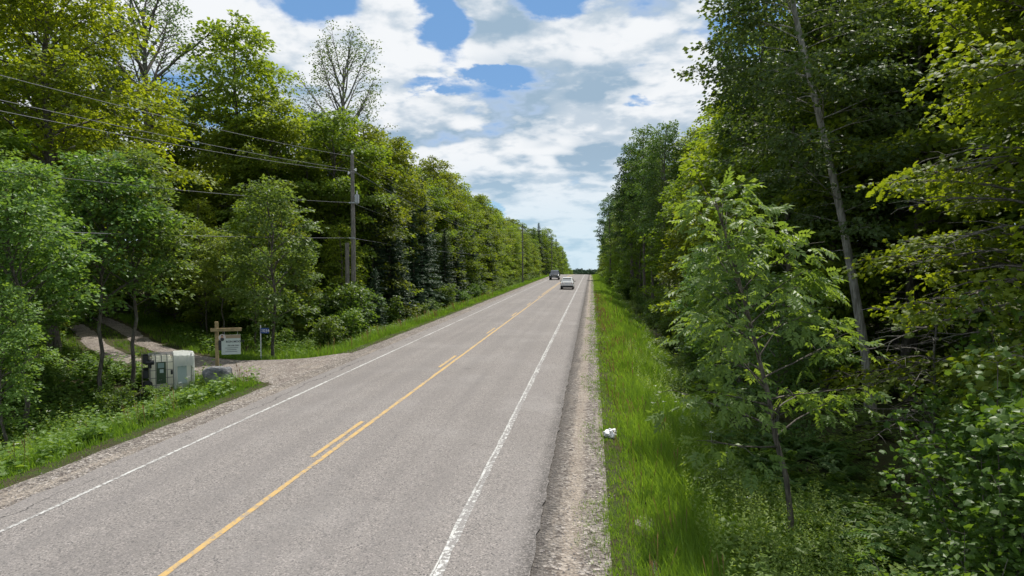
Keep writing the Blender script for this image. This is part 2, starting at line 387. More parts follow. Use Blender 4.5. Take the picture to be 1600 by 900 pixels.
def spray_leaves(r, cen, out, Rs, n, size, tmpl, tilt=0.45, flat=0.35, droop=0.25):
    """flat drooping sprays of leaves round centres; out: outward unit vectors"""
    N = len(cen)
    th = r.uniform(0, 2 * np.pi, (N, n)); rr = np.sqrt(r.uniform(0.02, 1, (N, n)))
    up = nrm(np.array([0, 0, 1.0]) + out * 0.35 + r.normal(0, 0.22, (N, 3)))
    a = nrm(np.cross(up, r.normal(0, 1, (N, 3)))); b = np.cross(up, a)
    rad = np.cos(th)[..., None] * a[:, None] + np.sin(th)[..., None] * b[:, None]
    Rr = (Rs * r.uniform(.75, 1.3, N))[:, None]
    pos = cen[:, None] + rad * (rr * Rr)[..., None] + up[:, None] * (r.normal(0, flat * 0.35, (N, n)) * Rr)[..., None]
    pos[..., 2] -= droop * rr ** 2 * Rr
    d = nrm(rad * 0.9 + out[:, None] * 0.6 + r.normal(0, .35, (N, n, 3)) + np.array([0, 0, -0.35]))
    nn = nrm(up[:, None] + r.normal(0, tilt, (N, n, 3)))
    cl = r.uniform(0, 1, N)[:, None]
    tint = np.clip(0.55 * cl + 0.45 * r.uniform(0, 1, (N, n)), 0, 1).ravel()
    fr = frames(d.reshape(-1, 3), nn.reshape(-1, 3))
    V, F = stamp(tmpl[0], tmpl[1], pos.reshape(-1, 3), fr, (size * r.uniform(.7, 1.25, N * n)))
    return V, F, np.repeat(tint, len(tmpl[0]))

def gen_tree(seed, H=17, R=4, base=.3, nl=36, prof=None, elev=(0.9, 0.15), Rs=.6, nlv=28, size=.17, tmpl=LEAF, tr=.20, lean=(0, 0), leafy=1.0,
             mats=('bark', 'maple'), sec=.5, curve=-.25, tilt=.45, sides=7, top=1.0, secsides=3, azr=None, kink=.25, droop=.25, inner=.3, limb=.013):
    r = np.random.default_rng(seed)
    if prof is None: prof = lambda t: np.sin(np.pi * np.clip((t - base) / (1.02 - base), 0, 1) ** .7) ** .6
    n = 10; ts = np.linspace(0, 1, n)
    wob = np.cumsum(r.normal(0, kink * .35, (n, 2)), 0); wob -= wob[0]
    TP = np.stack([lean[0] * ts ** 1.3 + wob[:, 0], lean[1] * ts ** 1.3 + wob[:, 1], ts * H * .94], 1); TP[0, 2] = -.3
    TR = tr * (1 - ts * .9) ** .8 + .012; TR[0] *= 1.35
    wood = [tube(TP, TR, sides)]
    cen = []; outs = []
    phi = r.uniform(0, 6.28)
    for i in range(nl):
        t = base + (0.98 - base) * ((i + r.uniform(0, .8)) / nl) ** .9
        p0 = np.array([np.interp(t, ts, TP[:, k]) for k in range(3)]); p0[2] = t * H * .94
        phi += 2.4 + r.normal(0, .35)
        az_ = phi if azr is None else r.uniform(*azr)
        L = R * float(prof(t)) * r.uniform(.72, 1.12) + .25
        e0 = elev[0] + (elev[1] - elev[0]) * (1 - t) / max(1 - base, .01) + r.normal(0, .12)
        m = 6; P = [p0]; e = e0; a = az_
        for k in range(m):
            e += curve / m + r.normal(0, .07); a += r.normal(0, .12)
            P.append(P[-1] + L / m * np.array([math.cos(e) * math.cos(a), math.cos(e) * math.sin(a), math.sin(e)]))
        P = np.array(P)
        r0 = max(.012, min(tr * .6, limb * L + .012) * (1.1 - .5 * t))
        wood.append(tube(P, np.linspace(r0, .006, m + 1), 5 if r0 > .03 else 3))
        ns = max(2, int(L / sec))
        for j in range(ns):
            s = inner + (1 - inner) * (j + r.uniform(0, 1)) / ns
            q = np.array([np.interp(s * m, np.arange(m + 1), P[:, k]) for k in range(3)])
            sg = 1 if j % 2 else -1
            a2 = a + sg * r.uniform(.5, 1.2); e2 = e * .5 + r.uniform(-.15, .35)
            L2 = (.42 * L * (1.1 - s) + .30) * r.uniform(.7, 1.2)
            dd = np.array([math.cos(e2) * math.cos(a2), math.cos(e2) * math.sin(a2), math.sin(e2)])
            mid = q + dd * L2 * .5 + np.array([0, 0, .03 * L2]); q2 = q + dd * L2 - np.array([0, 0, .08 * L2])
            wood.append(tube([q, mid, q2], [max(.006, r0 * .35), max(.005, r0 * .22), .004], secsides))
            for f in ((1.0, .55) if L2 > Rs * 1.3 else (.9,)):
                if r.uniform() < leafy: cen.append(q + (q2 - q) * f); outs.append(dd)
        if r.uniform() < leafy: cen.append(P[-1]); outs.append(nrm(P[-1] - P[-3]))
    cen.append(TP[-1]); outs.append(np.array([0, 0, 1.0]))
    cen = np.array(cen); outs = np.array(outs)
    WV, WF, _ = cat_vf(wood)
    tm = mesh_np('trunk', WV, WF, M[mats[0]], smooth=True)
    LV, LF, LT = spray_leaves(r, cen, outs, Rs, nlv, size, tmpl, tilt=tilt, droop=droop)
    cm = mesh_np('crown', LV, LF, M[mats[1]], tint=LT)
    return tm, cm

def gen_conifer(seed, H=11, R=2.2, base=.04, mats=('bark', 'needle'), dens_=1.0):
    r = np.random.default_rng(seed)
    ts = np.linspace(0, 1, 8)
    wood = [tube(np.stack([r.normal(0, .03, 8), r.normal(0, .03, 8), ts * H - .2], 1), .14 * (1 - ts) + .012, 6)]
    pos = []; dr = []; nn = []; sz = []
    nb = int(H * 17 * dens_)
    for i in range(nb):
        t = base + (1 - base) * (i / nb) ** .95
        L = (R * (1 - t) ** .8 * r.uniform(.65, 1.08) + .12)
        a = i * 2.4 + r.normal(0, .25); z = t * H
        e = -.15 + .75 * t + r.normal(0, .08)
        k = max(4, int(L / .13)); s = np.linspace(.08, 1, k)
        bx = L * s; bz = z + L * s * math.sin(e) - .22 * L * s ** 2 + .10 * L * s ** 3
        B = np.stack([bx * math.cos(a), bx * math.sin(a), bz], 1)
        wood.append(tube(B[[0, k // 2, -1]], [.018, .010, .004], 3))
        for sg in (-1, 1):
            for q in range(4):
                n = k; aa = a + sg * r.uniform(.25, 1.2, n)
                d = np.stack([np.cos(aa), np.sin(aa), r.normal(-.18, .28, n)], 1)
                pos.append(B + r.normal(0, .03, (n, 3))); dr.append(d); nn.append(np.array([0, 0, 1.]) + r.normal(0, .5, (n, 3)))
                sz.append(np.clip(.16 + .16 * L * (1 - s), .14, .45) * r.uniform(.7, 1.2, n))
    pos = np.concatenate(pos); dr = np.concatenate(dr); nn = np.concatenate(nn); sz = np.concatenate(sz)
    V, F = stamp(NEEDLE[0] * np.array([1.5, 1, 1]), NEEDLE[1], pos, frames(dr, nn), sz)
    T = np.repeat(r.uniform(0, 1, len(pos)), 3)
    WV, WF, _ = cat_vf(wood)
    return mesh_np('trunk', WV, WF, M[mats[0]], smooth=True), mesh_np('crown', V, F, M[mats[1]], tint=T)

def gen_shrub(seed, H=2.2, R=1.4, stems=9, nlv=22, size=.11, tmpl=LEAF, leafm='shrub', Rs=.32, tilt=.55):
    r = np.random.default_rng(seed); wood = []; cen = []; outs = []
    for i in range(stems):
        a = i * 2.4 + r.normal(0, .3); L = H * r.uniform(.7, 1.1); sp = R * r.uniform(.25, 1.0)
        m = 6; s = np.linspace(0, 1, m)
        P = np.stack([math.cos(a) * (sp * s ** 1.2 + .08), math.sin(a) * (sp * s ** 1.2 + .08), L * s * (1 - .12 * s) - .1 * (s == 0)], 1) + r.normal(0, .03, (m, 3))
        wood.append(tube(P, np.linspace(.022, .005, m), 4))
        for j in range(int(L / .17)):
            t = r.uniform(.12, 1); q = np.array([np.interp(t, s, P[:, k]) for k in range(3)])
            aa = r.uniform(0, 6.28); d = np.array([math.cos(aa), math.sin(aa), r.uniform(0, .7)]); l2 = r.uniform(.15, .5) * (1.2 - t * .6)
            q2 = q + d * l2; wood.append(tube([q, q2], [.006, .003], 3)); cen.append(q2); outs.append(nrm(d))
    cen = np.array(cen); outs = np.array(outs)
    V, F, T = spray_leaves(r, cen, outs, Rs, nlv, size, tmpl, tilt=tilt)
    WV, WF, _ = cat_vf(wood)
    return mesh_np('stem', WV, WF, M['bark'], smooth=True), mesh_np('foliage', V, F, M[leafm], tint=T)

# ------------------------------------------------------------------ terrain
def road_z(y):
    y = np.asarray(y, float)
    q = np.where(y > 155, -(np.clip(y, 155, 560) - 155) ** 2 / (2 * 3260.0), 0)
    q = q - np.where(y > 560, .124 * 340 * (1 - np.exp(-(np.clip(y, 560, 9e9) - 560) / 340)) * .30, 0)
    q = q - np.where(y > 1750, (y - 1750) * .05, 0)
    return q
def sst(a, b, x):
    t = np.clip((x - a) / (b - a), 0, 1); return t * t * (3 - 2 * t)
PATH = np.array([(-9.0, 26.2), (-12.5, 26.2), (-15.5, 26.6), (-19.5, 28.7), (-24.3, 32.8), (-29, 37.6), (-35, 43), (-46, 48)], float)
def path_dist(x, y):
    x = np.asarray(x, float); y = np.asarray(y, float); best = np.full(np.broadcast(x, y).shape, 1e9)
    for a, b in zip(PATH[:-1], PATH[1:]):
        ab = b - a; t = np.clip(((x - a[0]) * ab[0] + (y - a[1]) * ab[1]) / (ab @ ab), 0, 1)
        best = np.minimum(best, np.hypot(x - a[0] - t * ab[0], y - a[1] - t * ab[1]))
    return best
def gz(x, y):
    x = np.asarray(x, float); y = np.asarray(y, float)
    near = 1 - sst(600, 1000, y)
    und = .10 * np.sin(x * .9 + y * .31) + .08 * np.sin(y * .77 - x * .4) + .05 * np.sin(x * 2.1 + 1.3) * np.sin(y * 1.7)
    right = -.05 - 1.35 * sst(.2, 4.4, x) + .55 * sst(6, 16, x) + und * sst(1.5, 5, x)
    dl = -x
    leftv = -.06 - 1.05 * sst(11.0, 14.2, dl) + .75 * sst(15, 20, dl) + .55 * sst(22, 40, dl) + und * sst(12, 16, dl)
    wpath = np.exp(-(path_dist(x, y) / 3.6) ** 4)
    pz = -.06 - .22 * sst(11, 17, dl) + .45 * sst(22, 34, dl)
    leftv = leftv * (1 - wpath) + pz * wpath
    z = np.where(x > -5, right, leftv)
    z = np.where((x > -10.9) & (x < .2), -.07, z)
    far = 6 * np.sin(x * .006 + 1) + 3 * np.sin(x * .021 + y * .01)
    return z * near + road_z(y) + far * sst(900, 1400, y) * .5

xs = np.concatenate([-np.geomspace(1500, 46, 16), np.arange(-44, -18, .8), np.arange(-18, -10.9, .3), [-10.9, -5, .2], np.arange(.5, 9, .3), np.arange(9, 40, .9), np.geomspace(42, 1500, 16)])
ys = np.concatenate([np.arange(-40, 4, 4), np.arange(4, 60, .5), np.arange(60, 260, 2.5), np.arange(260, 620, 8), np.geomspace(630, 8000, 34)])
GX, GY = np.meshgrid(xs, ys); GZ = gz(GX, GY)
nx = len(xs); ny = len(ys)
ii, jj = np.meshgrid(np.arange(nx - 1), np.arange(ny - 1)); a = (jj * nx + ii).ravel()
GF = np.stack([a, a + 1, a + 1 + nx, a + nx], 1)
tag(link('ground', mesh_np('ground', np.stack([GX.ravel(), GY.ravel(), GZ.ravel()], 1), GF, M['ground'], smooth=True)), kind='structure')

def strip(name, x0, x1, y0, y1, z0, z1=None, jit0=0, jit1=0, m='road', step=1.0, mid=()):
    """sheet along the road between x0 and x1; z0/z1 heights at the two edges above the road profile"""
    r = np.random.default_rng(int(abs(x0 * 1000 + y0)) % 9973)
    n = max(2, int((y1 - y0) / step) + 1); y = np.linspace(y0, y1, n)
    if y1 > 200 and step < 2: y = np.concatenate([np.arange(y0, 80, step), np.arange(80, y1 + 4, 4.0)]); n = len(y)
    def ragged(j):
        if j == 0: return np.zeros(n)
        v = r.normal(0, 1, n)
        if j < .05: return v * j
        k = np.array([.2, .6, 1, .6, .2]); return np.convolve(v, k, 'same') * j / 1.3
    cols = [(x0 + ragged(jit0), z0)] + [(np.full(n, q), zq) for q, zq in mid] + [(x1 + ragged(jit1), z0 if z1 is None else z1)]
    V = np.stack([np.stack([cx, y, road_z(y) + cz], 1) for cx, cz in cols], 1).reshape(-1, 3)
    k = len(cols); i, j = np.meshgrid(np.arange(k - 1), np.arange(n - 1)); a = (j * k + i).ravel()
    return link(name, mesh_np(name, V, np.stack([a, a + 1, a + 1 + k, a + k], 1), M[m]))

tag(strip('gravel_shoulder', -11.2, -9.6, -30, 620, -.14, -.03, .16, 0, 'gravel', .25, mid=[(-10.75, -.045), (-10.5, -.035)]), 'left gravel shoulder of the road', kind='structure')
tag(strip('gravel_shoulder', -1.0, .85, -30, 620, -.03, -.16, 0, .12, 'gravel', .25, mid=[(-.2, -.035), (.15, -.04), (.55, -.085)]), 'right gravel shoulder of the road', kind='structure')
tag(strip('road', -9.84, -.80, -30, 620, 0, None, .02, .014, 'road', .25, mid=[(-9.5, 0.0), (-7.3, .03), (-5.58, .05), (-3.8, .03), (-1.1, 0)]), kind='structure')
def crown_z(x):
    return float(np.interp(x, [-9.84, -9.5, -7.3, -5.58, -3.8, -1.1, -.8], [0, 0, .03, .05, .03, 0, 0])) + .005
def line(label, xc, wd, y0, y1, m, jit=.006):
    o = strip('road_marking', xc - wd / 2, xc + wd / 2, y0, y1, crown_z(xc - wd / 2), crown_z(xc + wd / 2), jit, jit, m, .5)
    return tag(o, label, kind='structure')
line('solid yellow centre line', -5.58, .11, -30, 620, 'yellow')
line('left white edge line', -9.03, .085, -30, 620, 'white')
line('right worn white edge line', -2.02, .105, -30, 620, 'whiteworn', .012)
line('bright inner rim of the right edge line', -2.095, .045, -30, 620, 'white', .006).location.z = .002
for k in range(-2, 26):
    y0 = 13.6 + 12.05 * k
    line('yellow passing dash beside the centre line', -5.83, .11, y0, y0 + 3.2, 'yellow')

# driveway: gravel apron at the road, then two wheel tracks with grass between
def drape(name, pts_l, pts_r, m, nseg=10, lift=.03, cat=None):
    A = np.array(pts_l, float); B = np.array(pts_r, float); n = len(A)
    s = np.linspace(0, 1, nseg)[None, :, None]
    G = A[:, None] * (1 - s) + B[:, None] * s
    r = np.random.default_rng(5); G[1:-1, 0] += r.normal(0, .09, (n - 2, 2)); G[1:-1, -1] += r.normal(0, .09, (n - 2, 2))
    Z = gz(G[..., 0], G[..., 1]) + lift
    Z[:, 0] -= .08; Z[:, -1] -= .08
    V = np.concatenate([G, Z[..., None]], -1).reshape(-1, 3)
    i, j = np.meshgrid(np.arange(nseg - 1), np.arange(n - 1)); a = (j * nseg + i).ravel()
    return tag(link(name, mesh_np(name, V, np.stack([a, a + 1, a + 1 + nseg, a + nseg], 1), M[m], smooth=True)), kind='structure')
def dense_path(off, t0=0.0, t1=1.0, n=60):
    d = np.linspace(0, len(PATH) - 1, 400); P = np.stack([np.interp(d, np.arange(len(PATH)), PATH[:, k]) for k in range(2)], 1)
    k = np.ones(31) / 31; P2 = np.stack([np.convolve(np.pad(P[:, q], 15, 'edge'), k, 'valid') for q in range(2)], 1)
    T = nrm(np.gradient(P2, axis=0)); Nn = np.stack([T[:, 1], -T[:, 0]], 1)
    idx = np.linspace(t0 * 399, t1 * 399, n).astype(int); return P2[idx] + Nn[idx] * off
u = np.linspace(0, 1, 40)
left_edge = np.stack([-10.2 - 7.2 * u, 20.2 + 5.2 * u ** .5], 1); right_edge = np.stack([-10.2 - 7.0 * u, 30.8 - 6.6 * u + 4.6 * u * u], 1)
drape('driveway', left_edge, right_edge, 'drive', 16, .035)
drape('driveway', dense_path(-1.75, .27), dense_path(-.45, .27), 'drive', 5, .04)
drape('driveway', dense_path(.45, .27), dense_path(1.75, .27), 'drive', 5, .04)

# ------------------------------------------------------------------ grass, weeds (stuff)
def in_drive(x, y):
    pd = path_dist(x, y)
    tr = (pd > .4) & (pd < 1.8) & (x < -16)
    ap = (x > -17.4) & (x < -9) & (y > 20.3 + 5.2 * np.clip((-x - 10.2) / 7.2, 0, 1) ** .5) & (y < 30.7 - 6.6 * np.clip((-x - 10.2) / 7.0, 0, 1) + 4.6 * np.clip((-x - 10.2) / 7.0, 0, 1) ** 2)
    return tr | ap
def patchy(x, y, s=1.0, ph=0.0):
    return .5 + .25 * (np.sin(x * 1.7 * s + 1.1 * np.sin(y * .9 * s + ph) + ph) + np.sin(y * 1.3 * s + 1.4 * np.sin(x * 1.2 * s) + 2 * ph))

def grass_field(bands, seed, hfun, wfac=1.0):
    r = np.random.default_rng(seed); Vs = []; Fs = []; Ts = []; off = 0
    for (x0, x1, y0, y1, dn, w0) in bands:
        n = int((x1 - x0) * (y1 - y0) * dn); m = max(1, n // 14)
        ci = r.integers(0, m, n); sd = .05 + w0          # blades stand in loose tufts
        x = r.uniform(x0, x1, m)[ci] + r.normal(0, sd, n); y = r.uniform(y0, y1, m)[ci] + r.normal(0, sd, n)
        lo = r.uniform(0, 1, n) < .35; x = np.where(lo, r.uniform(x0, x1, n), x); y = np.where(lo, r.uniform(y0, y1, n), y)
        keep = ~in_drive(x, y); h, kp = hfun(x, y, r); keep &= r.uniform(0, 1, n) < kp
        x, y, h = x[keep], y[keep], h[keep]; n = len(x)
        z = gz(x, y) - .02
        a = r.uniform(0, 6.28, n); lean = r.uniform(.1, .55, n) * h; la = r.normal(2.6, 1.3, n)
        sx, sy = np.cos(a) * w0 * .5, np.sin(a) * w0 * .5
        P = np.stack([x, y, z], 1); S_ = np.stack([sx, sy, 0 * sx], 1); Lv = np.stack([np.cos(la) * lean, np.sin(la) * lean, 0 * lean], 1)
        up = np.stack([0 * h, 0 * h, h], 1)
        v = np.stack([P - S_, P + S_, P - S_ * .7 + up * .55 + Lv * .3, P + S_ * .7 + up * .55 + Lv * .3, P + up * .93 + Lv], 1)
        f = np.array([[0, 1, 3], [0, 3, 2], [2, 3, 4]])[None] + (np.arange(n) * 5 + off)[:, None, None]
        t = np.clip(.55 * patchy(x, y, .8) + .45 * r.uniform(0, 1, n), 0, 1)
        Vs.append(v.reshape(-1, 3)); Fs.append(f.reshape(-1, 3)); Ts.append(np.repeat(t, 5)); off += n * 5
    return np.concatenate(Vs), np.concatenate(Fs), np.concatenate(Ts)

def h_right(x, y, r):
    base = .10 + .52 * sst(.35, 1.9, x) * (.65 + .6 * patchy(x, y, .6, 1.0))
    kp = sst(.02, .62, x + 1.15 * (patchy(x * .4, y, .75, 2.0) - .5) + .25 * (patchy(x, y, 2.6) - .5) + .35 * sst(12, 30, y)) * (1 - .35 * sst(2.6, 4.5, x))
    return base * r.uniform(.6, 1.3, len(x)), kp
def h_left(x, y, r):
    d = -x
    base = .07 + .50 * sst(11.1, 12.6, d) * (.6 + .7 * patchy(x, y, .6, 2.0))
    pd = path_dist(x, y); base = np.where(pd < 3.5, np.minimum(base, .14 + .06 * pd), base)
    kp = sst(10.75, 11.4, d + .3 * patchy(x, y, 2)) * (1 - .5 * sst(15, 18, d) * (pd > 4))
    return base * r.uniform(.6, 1.3, len(x)), kp
V, F, T = grass_field([(-.3, 4.6, 4.5, 12, 1000, .011), (-.35, 4.4, 12, 24, 520, .016), (-.4, 4.2, 24, 50, 200, .028), (-.3, 4.2, 50, 200, 45, .06), (-.1, 4.5, 200, 330, 12, .12)], 3, h_right)
tag(link('grass', mesh_np('grass', V, F, M['grass'], tint=T)), 'tall green grass along the right verge', kind='stuff')
V, F, T = grass_field([(-16, -10.7, 9, 26, 330, .017), (-17.5, -10.7, 26, 48, 190, .026), (-34, -17.5, 28, 46, 70, .03), (-17.5, -10.7, 48, 90, 75, .05), (-17.0, -10.7, 90, 220, 22, .09), (-17, -10.7, 220, 340, 8, .14)], 4, h_left)
tag(link('grass', mesh_np('grass', V, F, M['grass'], tint=T)), 'green grass along the left verge and driveway', kind='stuff')

def seed_stems():
    r = np.random.default_rng(41); n = 1000; m = n // 2; ci = r.integers(0, m, n)
    rt = r.uniform(0, 1, m) < .6
    cy = 5 + 75 * r.uniform(0, 1, m) ** 1.5; cx = np.where(rt, .45 + np.abs(r.normal(0, .9, m)), -11.5 - np.abs(r.normal(0, 1.2, m)))
    x = cx[ci] + r.normal(0, .10, n); y = cy[ci] + r.normal(0, .16, n); k = ~in_drive(x, y); x, y = x[k], y[k]; n = len(x)
    h = r.uniform(.45, .85, n) * np.where(x > 0, .55 + .45 * sst(.3, 1.6, x), 1); z = gz(x, y) - .02; wd = .0022 + .00020 * y
    a = r.uniform(0, 6.28, n); S_ = np.stack([np.cos(a), np.sin(a), 0 * a], 1); P = np.stack([x, y, z], 1)
    ln = np.stack([r.normal(-.08, .10, n), r.normal(0, .10, n), h], 1)
    w1 = (S_ * wd[:, None]); w2 = S_ * (wd * 2.2)[:, None]
    v = np.stack([P - w1, P + w1, P + ln * .75 - w1, P + ln * .75 + w1, P + ln * .86 - w2, P + ln * .86 + w2, P + ln], 1)
    f = np.array([[0, 1, 3], [0, 3, 2], [2, 3, 5], [2, 5, 4], [4, 5, 6]])[None] + (np.arange(n) * 7)[:, None, None]
    m_ = leaf_mat('grass_seed_head', (0.16, 0.12, 0.045), (0.28, 0.20, 0.10), .3, .8, .1, 0, (1.4, 1.2, .9))
    tag(link('grass_seed_stems', mesh_np('grass_seed_stems', v.reshape(-1, 3), f.reshape(-1, 3), m_, tint=np.repeat(r.uniform(0, 1, n), 7))), 'tan grass seed stems standing in the verges', kind='stuff')
seed_stems()

# weed templates
def weed_broad(r, H=.6, nst=5, nl=9, L=.16):
    P = []; Dr = []; Nn = []; Sz = []
    for s in range(nst):
        a = r.uniform(0, 6.28); hh = H * r.uniform(.7, 1.1); lx = r.normal(0, .12, 2)
        for k in range(nl):
            t = (k + 1) / nl; aa = a + k * 2.4
            P.append((lx[0] + .25 * H * math.cos(a) * t, lx[1] + .25 * H * math.sin(a) * t, hh * t)); Dr.append((math.cos(aa), math.sin(aa), r.uniform(-.3, .3)))
            Nn.append((r.normal(0, .3), r.normal(0, .3), 1)); Sz.append(L * (1.25 - .6 * t) * r.uniform(.8, 1.2))
    return np.array(P), np.array(Dr), np.array(Nn), np.array(Sz)
def weed_rod(r, H=.95, nl=26, L=.12):
    P = []; Dr = []; Nn = []; Sz = []; lx = r.normal(0, .10, 2)
    for k in range(nl):
        t = (k + 1) / nl; aa = k * 2.4
        P.append((lx[0] * t, lx[1] * t, H * t)); Dr.append((math.cos(aa), math.sin(aa), .55)); Nn.append((-math.cos(aa) * .5, -math.sin(aa) * .5, 1)); Sz.append(L * (1.15 - .75 * t))
    return np.array(P), np.array(Dr), np.array(Nn), np.array(Sz)
def weeds(name, label, pts, seed, kind='broad', hs=(.4, .9), m='weed', wide=1.0):
    r = np.random.default_rng(seed); Vs = []; o = 0
    tm = (LEAF[0] * np.array([wide, 1, 1]), LEAF[1])
    for i in range(6):
        sub = pts[i::6]; n = len(sub)
        if not n: continue
        P, Dr, Nn, Sz = weed_broad(r) if kind == 'broad' else weed_rod(r)
        k = len(P); a = r.uniform(0, 6.28, n); s = r.uniform(*hs, n) / (.6 if kind == 'broad' else .95)
        ca, sa = np.cos(a), np.sin(a)
        def rot(v): return np.stack([v[None, :, 0] * ca[:, None] - v[None, :, 1] * sa[:, None], v[None, :, 0] * sa[:, None] + v[None, :, 1] * ca[:, None], np.repeat(v[None, :, 2], n, 0)], -1)
        base = np.stack([sub[:, 0], sub[:, 1], gz(sub[:, 0], sub[:, 1]) - .03], 1)
        pos = rot(P) * s[:, None, None] + base[:, None] + r.normal(0, .015, (n, k, 3))
        d = rot(Dr) + r.normal(0, .15, (n, k, 3)); nn = rot(Nn) + r.normal(0, .2, (n, k, 3))
        V, F = stamp(tm[0], tm[1], pos.reshape(-1, 3), frames(d.reshape(-1, 3), nn.reshape(-1, 3)), (Sz[None] * s[:, None] ** .5 * np.ones((n, 1))).ravel() * r.uniform(.85, 1.2, n * k))
        t = np.clip(np.repeat(patchy(sub[:, 0], sub[:, 1], 1.3, 3) * .5 + .5 * r.uniform(0, 1, n), k) * .6 + .4 * r.uniform(0, 1, n * k), 0, 1)
        Vs.append((V, F, np.repeat(t, 4)))
    V, F, T = cat_vf(Vs)
    return tag(link(name, mesh_np(name, V, F, M[m], tint=T)), label, kind='stuff')
def scatter(n, x0, x1, y0, y1, seed, cond=None):
    r = np.random.default_rng(seed); x = r.uniform(x0, x1, n); y = r.uniform(y0, y1, n)
    k = ~in_drive(x, y) & (np.hypot(x + 14.9, y - 22.6) > 1.2) & (np.hypot(x + 15.6, y - 23.5) > 1.3) & (np.hypot(x + 13.2, y - 22.5) > .7)
    if cond is not None: k &= cond(x, y, r)
    return np.stack([x[k], y[k]], 1)
pl = np.concatenate([scatter(850, -20, -11.8, 10, 25.5, 1), scatter(520, -19, -12.6, 33, 60, 2), scatter(350, -17.5, -12.6, 60, 130, 3), scatter(300, -34, -15, 34, 50, 4, lambda x, y, r: path_dist(x, y) > 2.6), scatter(330, -32, -18, 17, 34, 5, lambda x, y, r: path_dist(x, y) > 2.4)])
weeds('weeds', 'leafy green weeds between the left verge and the trees', pl, 21, 'broad', (.35, .85))
pr = np.concatenate([scatter(420, 2.0, 6.5, 6, 16, 6), scatter(300, 3.0, 6.0, 16, 40, 7), scatter(200, 3.2, 5.5, 40, 110, 8), scatter(260, 5, 14, 10, 26, 9)])
weeds('weeds', 'leafy green weeds on the right bank under the trees', pr, 22, 'broad', (.35, .75))
pg = np.concatenate([scatter(1150, 1.7, 4.6, 6.5, 15, 10, lambda x, y, r: r.uniform(0, 1, len(x)) < .25 + .75 * sst(1.9, 3.0, x)), scatter(160, 1.6, 4, 15, 34, 11), scatter(220, -16, -12, 12, 60, 12)])
weeds('goldenrod', 'pale green goldenrod stalks not yet in flower', pg, 23, 'rod', (.6, 1.05), wide=.55).color = (1.3, 1.25, 1.25, 1)

# pebbles lying loose on the shoulders
def pebbles():
    r = np.random.default_rng(8); n = 4200
    y = 5 + 45 * r.uniform(0, 1, n) ** 1.6; side = r.uniform(0, 1, n) < .6
    x = np.where(side, r.uniform(-.85, .45, n), r.uniform(-10.9, -9.75, n)); y = np.where(side, y, y + 5)
    dr = r.uniform(0, 1, n) < .28; x = np.where(dr, r.uniform(-16, -10, n), x); y = np.where(dr, r.uniform(24.5, 33, n), y)
    z = np.where((x > -10.7) & (x < .1), -.03, gz(x, y) + .02) + road_z(y)
    T = np.array([[1, 0, 0], [0, 1, 0], [-1, 0, 0], [0, -1, 0], [0, 0, .8], [0, 0, -.5]], float)
    TF = np.array([[0, 1, 4], [1, 2, 4], [2, 3, 4], [3, 0, 4], [1, 0, 5], [2, 1, 5], [3, 2, 5], [0, 3, 5]])
    d = r.normal(0, 1, (n, 3)); d[:, 2] *= .2
    V, F = stamp(T, TF, np.stack([x, y, z], 1), frames(d, np.tile([0, 0, 1.], (n, 1)) + r.normal(0, .1, (n, 3))), r.uniform(.006, .022, n))
    tag(link('pebbles', mesh_np('pebbles', V, F, plain('pebble_stone', (0.36, 0.32, 0.30), .9, var=.5, scale=3))), 'loose pebbles on the gravel shoulders', kind='stuff')
pebbles()

# ------------------------------------------------------------------ trees
KIND = {}
def add_kind(key, name, gens, cat='tree', parts=('trunk', 'crown')):
    KIND[key] = (name, gens, cat, parts)
rk = np.random.default_rng(77)
def place(key, x, y, label, group=None, s=1.0, rz=None, var=None, color=None, tilt=(0, 0), sz=None):
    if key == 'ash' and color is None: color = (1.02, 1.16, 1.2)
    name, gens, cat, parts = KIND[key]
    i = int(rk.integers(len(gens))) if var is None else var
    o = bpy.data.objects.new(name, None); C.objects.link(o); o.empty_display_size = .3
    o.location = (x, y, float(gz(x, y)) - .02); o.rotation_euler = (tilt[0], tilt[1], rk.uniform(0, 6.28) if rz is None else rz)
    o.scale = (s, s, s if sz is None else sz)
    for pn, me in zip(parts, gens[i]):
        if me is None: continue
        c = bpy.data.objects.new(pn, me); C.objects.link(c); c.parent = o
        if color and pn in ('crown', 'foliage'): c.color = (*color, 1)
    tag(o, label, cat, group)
    return o

add_kind('maple', 'maple_tree', [gen_tree(101, 17.5, 4.3, .26, 46, nlv=32, size=.25, Rs=.68), gen_tree(102, 16, 4.6, .20, 44, sec=.55, nlv=32, size=.25, Rs=.68), gen_tree(103, 18.5, 4.0, .28, 48, Rs=.72, nlv=32, size=.25)])
add_kind('edge', 'maple_tree', [gen_tree(111, 14, 3.3, .05, 44, nlv=30, size=.24, Rs=.66, prof=lambda t: (1 - t) ** .45 * .95 + .05), gen_tree(112, 12.5, 3.6, .04, 42, nlv=30, size=.24, Rs=.66, prof=lambda t: (1 - t) ** .5 * .95 + .05), gen_tree(113, 15.5, 3.4, .07, 46, nlv=30, size=.24, Rs=.66, prof=lambda t: (1 - t ** 2.2) ** .6)])
popm = ('bark', 'poplar')
add_kind('poplar', 'poplar_tree', [gen_tree(121, 19, 2.8, .30, 52, Rs=.52, nlv=30, size=.19, mats=popm, elev=(1.15, .35), tr=.17, tilt=.8), gen_tree(122, 20.5, 2.6, .38, 50, Rs=.52, nlv=30, size=.19, mats=popm, elev=(1.15, .4), tr=.16, tilt=.8)])
